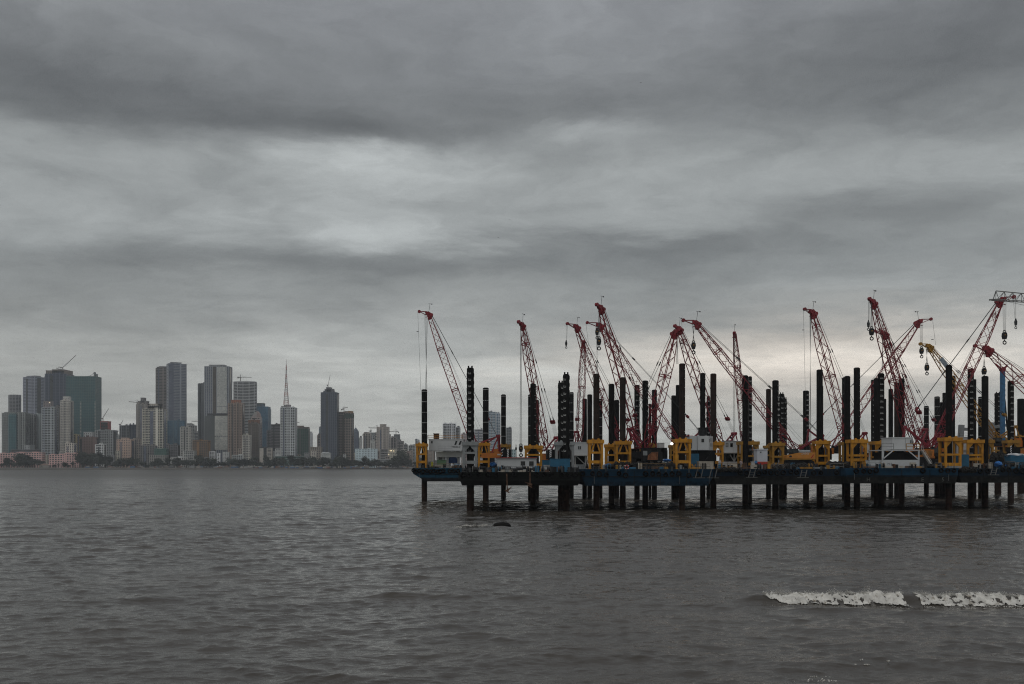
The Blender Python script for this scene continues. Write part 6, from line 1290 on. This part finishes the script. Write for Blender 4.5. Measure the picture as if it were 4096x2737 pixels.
# ------------------------------------------------------------------ workers
def person(label, x, yf, d, hgt, shirt, trousers, face=0):
    c = P(x, yf, d); rt = thing('person', c, label, 'person', None); s = hgt / 1.75
    J = {'pel': (0, 0, .95), 'ch': (0, 0, 1.3), 'nk': (0, 0, 1.5), 'hd': (0, 0, 1.64), 'ht': (0, 0, 1.72)}
    vs = [(0, 0, .95), (0, 0, 1.15), (0, 0, 1.38), (0, 0, 1.5), (0, -.01, 1.6), (0, -.01, 1.72)]; rad = [.14, .14, .17, .06, .095, .08]; ed = [(0, 1), (1, 2), (2, 3), (3, 4), (4, 5)]
    for sx in (-1, 1):
        o = len(vs); vs += [(sx * .1, 0, .88), (sx * .12, -.02, .48), (sx * .13, .02, .07), (sx * .14, -.13, .03)]; rad += [.095, .065, .045, .035]; ed += [(0, o), (o, o + 1), (o + 1, o + 2), (o + 2, o + 3)]
        o = len(vs); vs += [(sx * .2, 0, 1.42), (sx * .27, .02, 1.15), (sx * .25, -.14, .95), (sx * .25, -.2, .88)]; rad += [.06, .045, .035, .03]; ed += [(2, o), (o, o + 1), (o + 1, o + 2), (o + 2, o + 3)]
    me = bpy.data.meshes.new('person_body'); me.from_pydata([(a * s, b * s, e * s) for a, b, e in vs], ed, []); o = bpy.data.objects.new('body', me); col.objects.link(o); o.parent = rt
    md = o.modifiers.new('skin', 'SKIN'); me.skin_vertices.new() if not me.skin_vertices else None
    for i, r in enumerate(rad): me.skin_vertices[0].data[i].radius = (r * s, r * s)
    me.skin_vertices[0].data[0].use_root = True; o.modifiers.new('sub', 'SUBSURF').levels = 1
    m = bpy.data.materials.new('person_colours'); m.use_nodes = True; tt = m.node_tree; bs = tt.nodes['Principled BSDF']; tc_ = tt.nodes.new('ShaderNodeTexCoord'); sp = tt.nodes.new('ShaderNodeSeparateXYZ'); tt.links.new(tc_.outputs['Object'], sp.inputs[0]); dv = tt.nodes.new('ShaderNodeMath'); dv.operation = 'DIVIDE'; dv.inputs[1].default_value = 1.8 * s; tt.links.new(sp.outputs[2], dv.inputs[0])
    rp = tt.nodes.new('ShaderNodeValToRGB'); rp.color_ramp.interpolation = 'CONSTANT'; tt.links.new(dv.outputs[0], rp.inputs[0]); e = rp.color_ramp.elements; e[0].position = 0; e[0].color = (.02, .02, .02, 1); e[1].position = .05; e[1].color = (*trousers, 1)
    for p_, c_ in ((.54, shirt), (.83, (.12, .07, .045))): k = e.new(p_); k.color = (*c_, 1)
    tt.links.new(rp.outputs[0], bs.inputs['Base Color']); me.materials.append(m)
    q = MB(); q.blob((c.x, c.y, c.z + 1.74 * s), (.12 * s, .13 * s, .09 * s), 2, 7, 0); q.build('helmet', M('helmet_white', (.5, .5, .48), .5) if shirt[2] > .2 else M('helmet_yellow', (.45, .3, .03), .5), rt)
person('worker in a pale top and light blue trousers right of the large white cabin', 2879, 1871, 206, 1.75, (.42, .40, .42), (.20, .38, .48))
person('worker in a bright blue top left of the white and red box', 3024, 1872, 205, 1.7, (.03, .18, .40), (.03, .03, .04))
person('worker in a pale pinkish top behind the frame of the orange crane barge', 2965, 1872, 214, 1.7, (.40, .30, .30), (.30, .30, .33))

# ------------------------------------------------------------------ rock, foam, birds
c = P(2008, 2109, 147); q = MB(); q.blob((c.x, c.y + .8, .02), (1.32, 1.1, .62), 17, 14, .09, 1.4); tag(q.build('rock', M('wet_rock', (.007, .006, .005), .8, var=.4, spec=.12), None, True), 'dark rounded rock breaking the surface in front of the black-green barge', 'rock')
foam_m = M('sea_foam', (.62, .60, .55), .9, var=.25, scale=1.6, streak=.42, sc_col=(.22, .18, .13))
def tet(q, p, s_, r):
    u = Vector((r.uniform(-1, 1), r.uniform(-1, 1), r.uniform(-1, 1))).normalized(); v = u.orthogonal().normalized(); w = u.cross(v)
    q.add([p + u * s_, p - u * s_ * .4 + v * s_, p - u * s_ * .4 - v * s_ * .5 + w * s_ * .8, p - u * s_ * .4 - v * s_ * .5 - w * s_ * .8], [(0, 1, 2), (0, 2, 3), (0, 3, 1), (1, 3, 2)])
def breaker():
    r = random.Random(3); q = MB(); D0 = 65; xa, xb = PX(3055, D0), PX(4500, D0); ds = .045; ns = int((xb - xa) / ds); nt = 26; idx = {}; vs = []; fs = []
    ga, gb = PX(3592, D0), PX(3655, D0)
    for i in range(ns):
        x = xa + ds * i; yc, hh = main_crest(x); lo = .15 + .75 * mnoise.noise(Vector((x * .5, 2, 0))) + .35 * mnoise.noise(Vector((x * 1.9, 5, 0))) + .15 * mnoise.noise(Vector((x * 6, 5, 0)))
        top = -.15 + .45 * mnoise.noise(Vector((x * .7, 7, 0))) + .25 * mnoise.noise(Vector((x * 3, 7, 0))); gap = max(0, 1 - abs(x - (ga + gb) / 2) / ((gb - ga) * .62)); ent = min(1, (x - xa) / 1.4)
        for j in range(nt):
            t = j / (nt - 1); q_ = .18 + top - t * (1.55 + lo) * (.35 + .65 * ent); y = yc + q_
            hh2 = hh * (.85 + .5 * mnoise.noise(Vector((x * .9, 0, 33))) + .3 * mnoise.noise(Vector((x * 3.1, 0, 35)))); n = mnoise.fractal(Vector((x * 2.2, q_ * 2.6, 1)), 1, 2.1, 5); n2 = mnoise.fractal(Vector((x * 7, q_ * 8, 3)), 1, 2.2, 3)
            base = hh * math.exp(-(q_ / .85) ** 2) if q_ < 0 else hh * math.exp(-(q_ / 2.1) ** 2)
            ragg = .30 + .5 * mnoise.noise(Vector((x * 1.7, t * 3, 9))) + .4 * n2
            edge = min(t / .10, (1 - t) / .30, 1)
            keep = gap + .4 * n < .35 and edge + 1.0 * n + .25 * n2 > .45 + (.5 if ent < .3 and n < 0 else 0) and not (.12 < t < .42 and mnoise.noise(Vector((x * .75, t * 2, 20))) > .33)
            z = base + max(0, hh2 - hh) * math.exp(-(q_ / .6) ** 2) + .05 + (.16 * (n + .25) + .09 * n2) * (.5 + 1.2 * math.sin(PI * min(1, t * 1.1)))
            vs.append((x, y + .05 * n2, z)); idx[i, j] = keep
    for i in range(ns - 1):
        for j in range(nt - 1):
            if idx[i, j] and idx[i + 1, j] and idx[i, j + 1] and idx[i + 1, j + 1]: fs.append((i * nt + j, i * nt + j + 1, (i + 1) * nt + j + 1, (i + 1) * nt + j))
    q.add(vs, fs)
    for k in range(16000):
        x = r.uniform(xa, xb); g = abs(x - (ga + gb) / 2) / (gb - ga)
        if g < .35: continue
        yc, hh = main_crest(x); cl = max(0, .5 + mnoise.noise(Vector((x * 1.4, 4, 2))) + .5 * mnoise.noise(Vector((x * 5, 4, 2))))
        if k % 3: y = yc + r.uniform(-.35, .25); z = hh + abs(r.gauss(0, .17)) * cl; s_ = r.uniform(.010, .034)
        else: t = r.uniform(0, 1.6); y = yc - .9 - t * (1 + mnoise.noise(Vector((x, 3, 3)))); z = .03 + hh * math.exp(-((y - yc) / .85) ** 2); s_ = r.uniform(.010, .03) if mnoise.noise(Vector((x * 1.5, t * 2, 6))) > .1 else .001
        tet(q, Vector((x, y, z)), s_, r)
    o = q.build('wave_foam', foam_m, None, True); tag(o, 'white foam of the small breaking wave at the lower right', 'foam', kind='stuff')
breaker()
def foam_strip(name, segs, label, seed=0):
    """segs: (x0,x1,row,height,depth,count per metre): thin broken foam"""
    r = random.Random(seed); q = MB()
    for (x0, x1, y, hgt, dep, dens) in segs:
        D = 9 * F / (y - HY); X0, X1 = PX(x0, D), PX(x1, D)
        for i in range(int((X1 - X0) * dens)):
            t = r.random(); x = X0 + (X1 - X0) * t; v = r.random(); cl = mnoise.noise(Vector((x * .8, v * dep * 1.5, seed))) + .5 * mnoise.noise(Vector((x * 2.7, v * dep * 5, seed + 4)))
            if cl < .05 or min(t, 1 - t) < .12 * r.random(): continue
            tet(q, Vector((x, D - dep * v, .05 + hgt * (1 - v) * r.uniform(.3, 1.1) * min(1, 6 * t, 6 * (1 - t)))), r.uniform(.015, .05), r)
    o = q.build(name, foam_m, None); tag(o, label, 'foam', kind='stuff')
foam_strip('wave_foam', [(3400, 3485, 2655, .16, .5, 900), (3540, 3570, 2655, .12, .4, 700), (3130, 3330, 2713, .06, .9, 90), (3600, 4300, 2388, .10, 6.0, 420)], 'small scattered foam flecks near the bottom right', 2)
foam_strip('wave_foam', [(1805, 1850, 2112, .25, 1.2, 500), (1840, 1985, 2105, .28, 1.6, 380)], 'thin white foam streak left of the dark rock', 3)
for i, (x, y, d) in enumerate(((2563, 331, 130), (2874, 353, 150), (3452, 884, 140), (1993, 951, 170), (2040, 880, 220))):
    c = P(x, y, d); k = d / F * 4.5; t = thing('bird', c, ['small dark bird high up in the sky above the tallest middle crane', 'small dark bird high in the sky right of the middle', 'small dark bird gliding above the right-hand cranes', 'tiny dark bird over the middle of the bright clouds', 'tiniest dark bird left of the middle of the sky'][i], 'bird')
    q = MB(); s = -1 if i % 2 else 1
    for w_ in (-1, 1): q.add([c + Vector((0, -.12 * k, 0)), c + Vector((w_ * .55 * k, -.1 * k, .22 * k)), c + Vector((w_ * 1.15 * k, .1 * k, -.10 * k * s)), c + Vector((w_ * .5 * k, .2 * k, .14 * k)), c + Vector((0, .2 * k, 0)), c + Vector((w_ * .5 * k, .05 * k, .10 * k))], [(0, 1, 3, 4), (1, 2, 3), (0, 5, 4), (0, 1, 5), (1, 2, 5), (2, 3, 5), (3, 4, 5)])
    q.blob(c, (.16 * k, .42 * k, .15 * k), 1, 7, 0); q.build('body', blk, t)

# ------------------------------------------------------------------ far wood line at the right
q = MB(); r = random.Random(5)
for i in range(5200):
    x = r.uniform(PX(1980, 3700), PX(4200, 3700)); g = 7 + 5 * mnoise.noise(Vector((x * .006, 1, 0))) + 3 * mnoise.noise(Vector((x * .03, 5, 0))); z = 4 + abs(r.gauss(0, .5)) * g; y = 3700 + r.uniform(-25, 40); s_ = r.uniform(1.5, 3.5); u = Vector((r.gauss(0, 1), r.gauss(0, 1), r.gauss(0, 1))).normalized(); v = u.orthogonal().normalized(); p = Vector((x, y, z))
    q.add([p - u * s_, p + v * s_, p + u * s_, p - v * s_], [(0, 1, 2, 3)])
o = q.build('far_woodland', MATS['dark_foliage'], None); tag(o, 'hazy line of trees on the far right-hand shore', 'woodland', kind='stuff')

# ------------------------------------------------------------------ haze
q = MB(); q.box(-4500, 4500, -60, 5600, -4.2, 420); hz = q.build('haze', M('haze_air', (1, 1, 1)), None); hz['kind'] = 'stuff'
hm = bpy.data.materials.new('haze_volume'); hm.use_nodes = True; hn = hm.node_tree; hn.nodes.clear(); ho = hn.nodes.new('ShaderNodeOutputMaterial'); hv = hn.nodes.new('ShaderNodeVolumePrincipled')
hv.inputs['Color'].default_value = (.93, .97, 1.0, 1); hv.inputs['Density'].default_value = .00008; hv.inputs['Anisotropy'].default_value = .2; hn.links.new(hv.outputs[0], ho.inputs['Volume'])
hz.data.materials.clear(); hz.data.materials.append(hm); hz.display_type = 'WIRE'
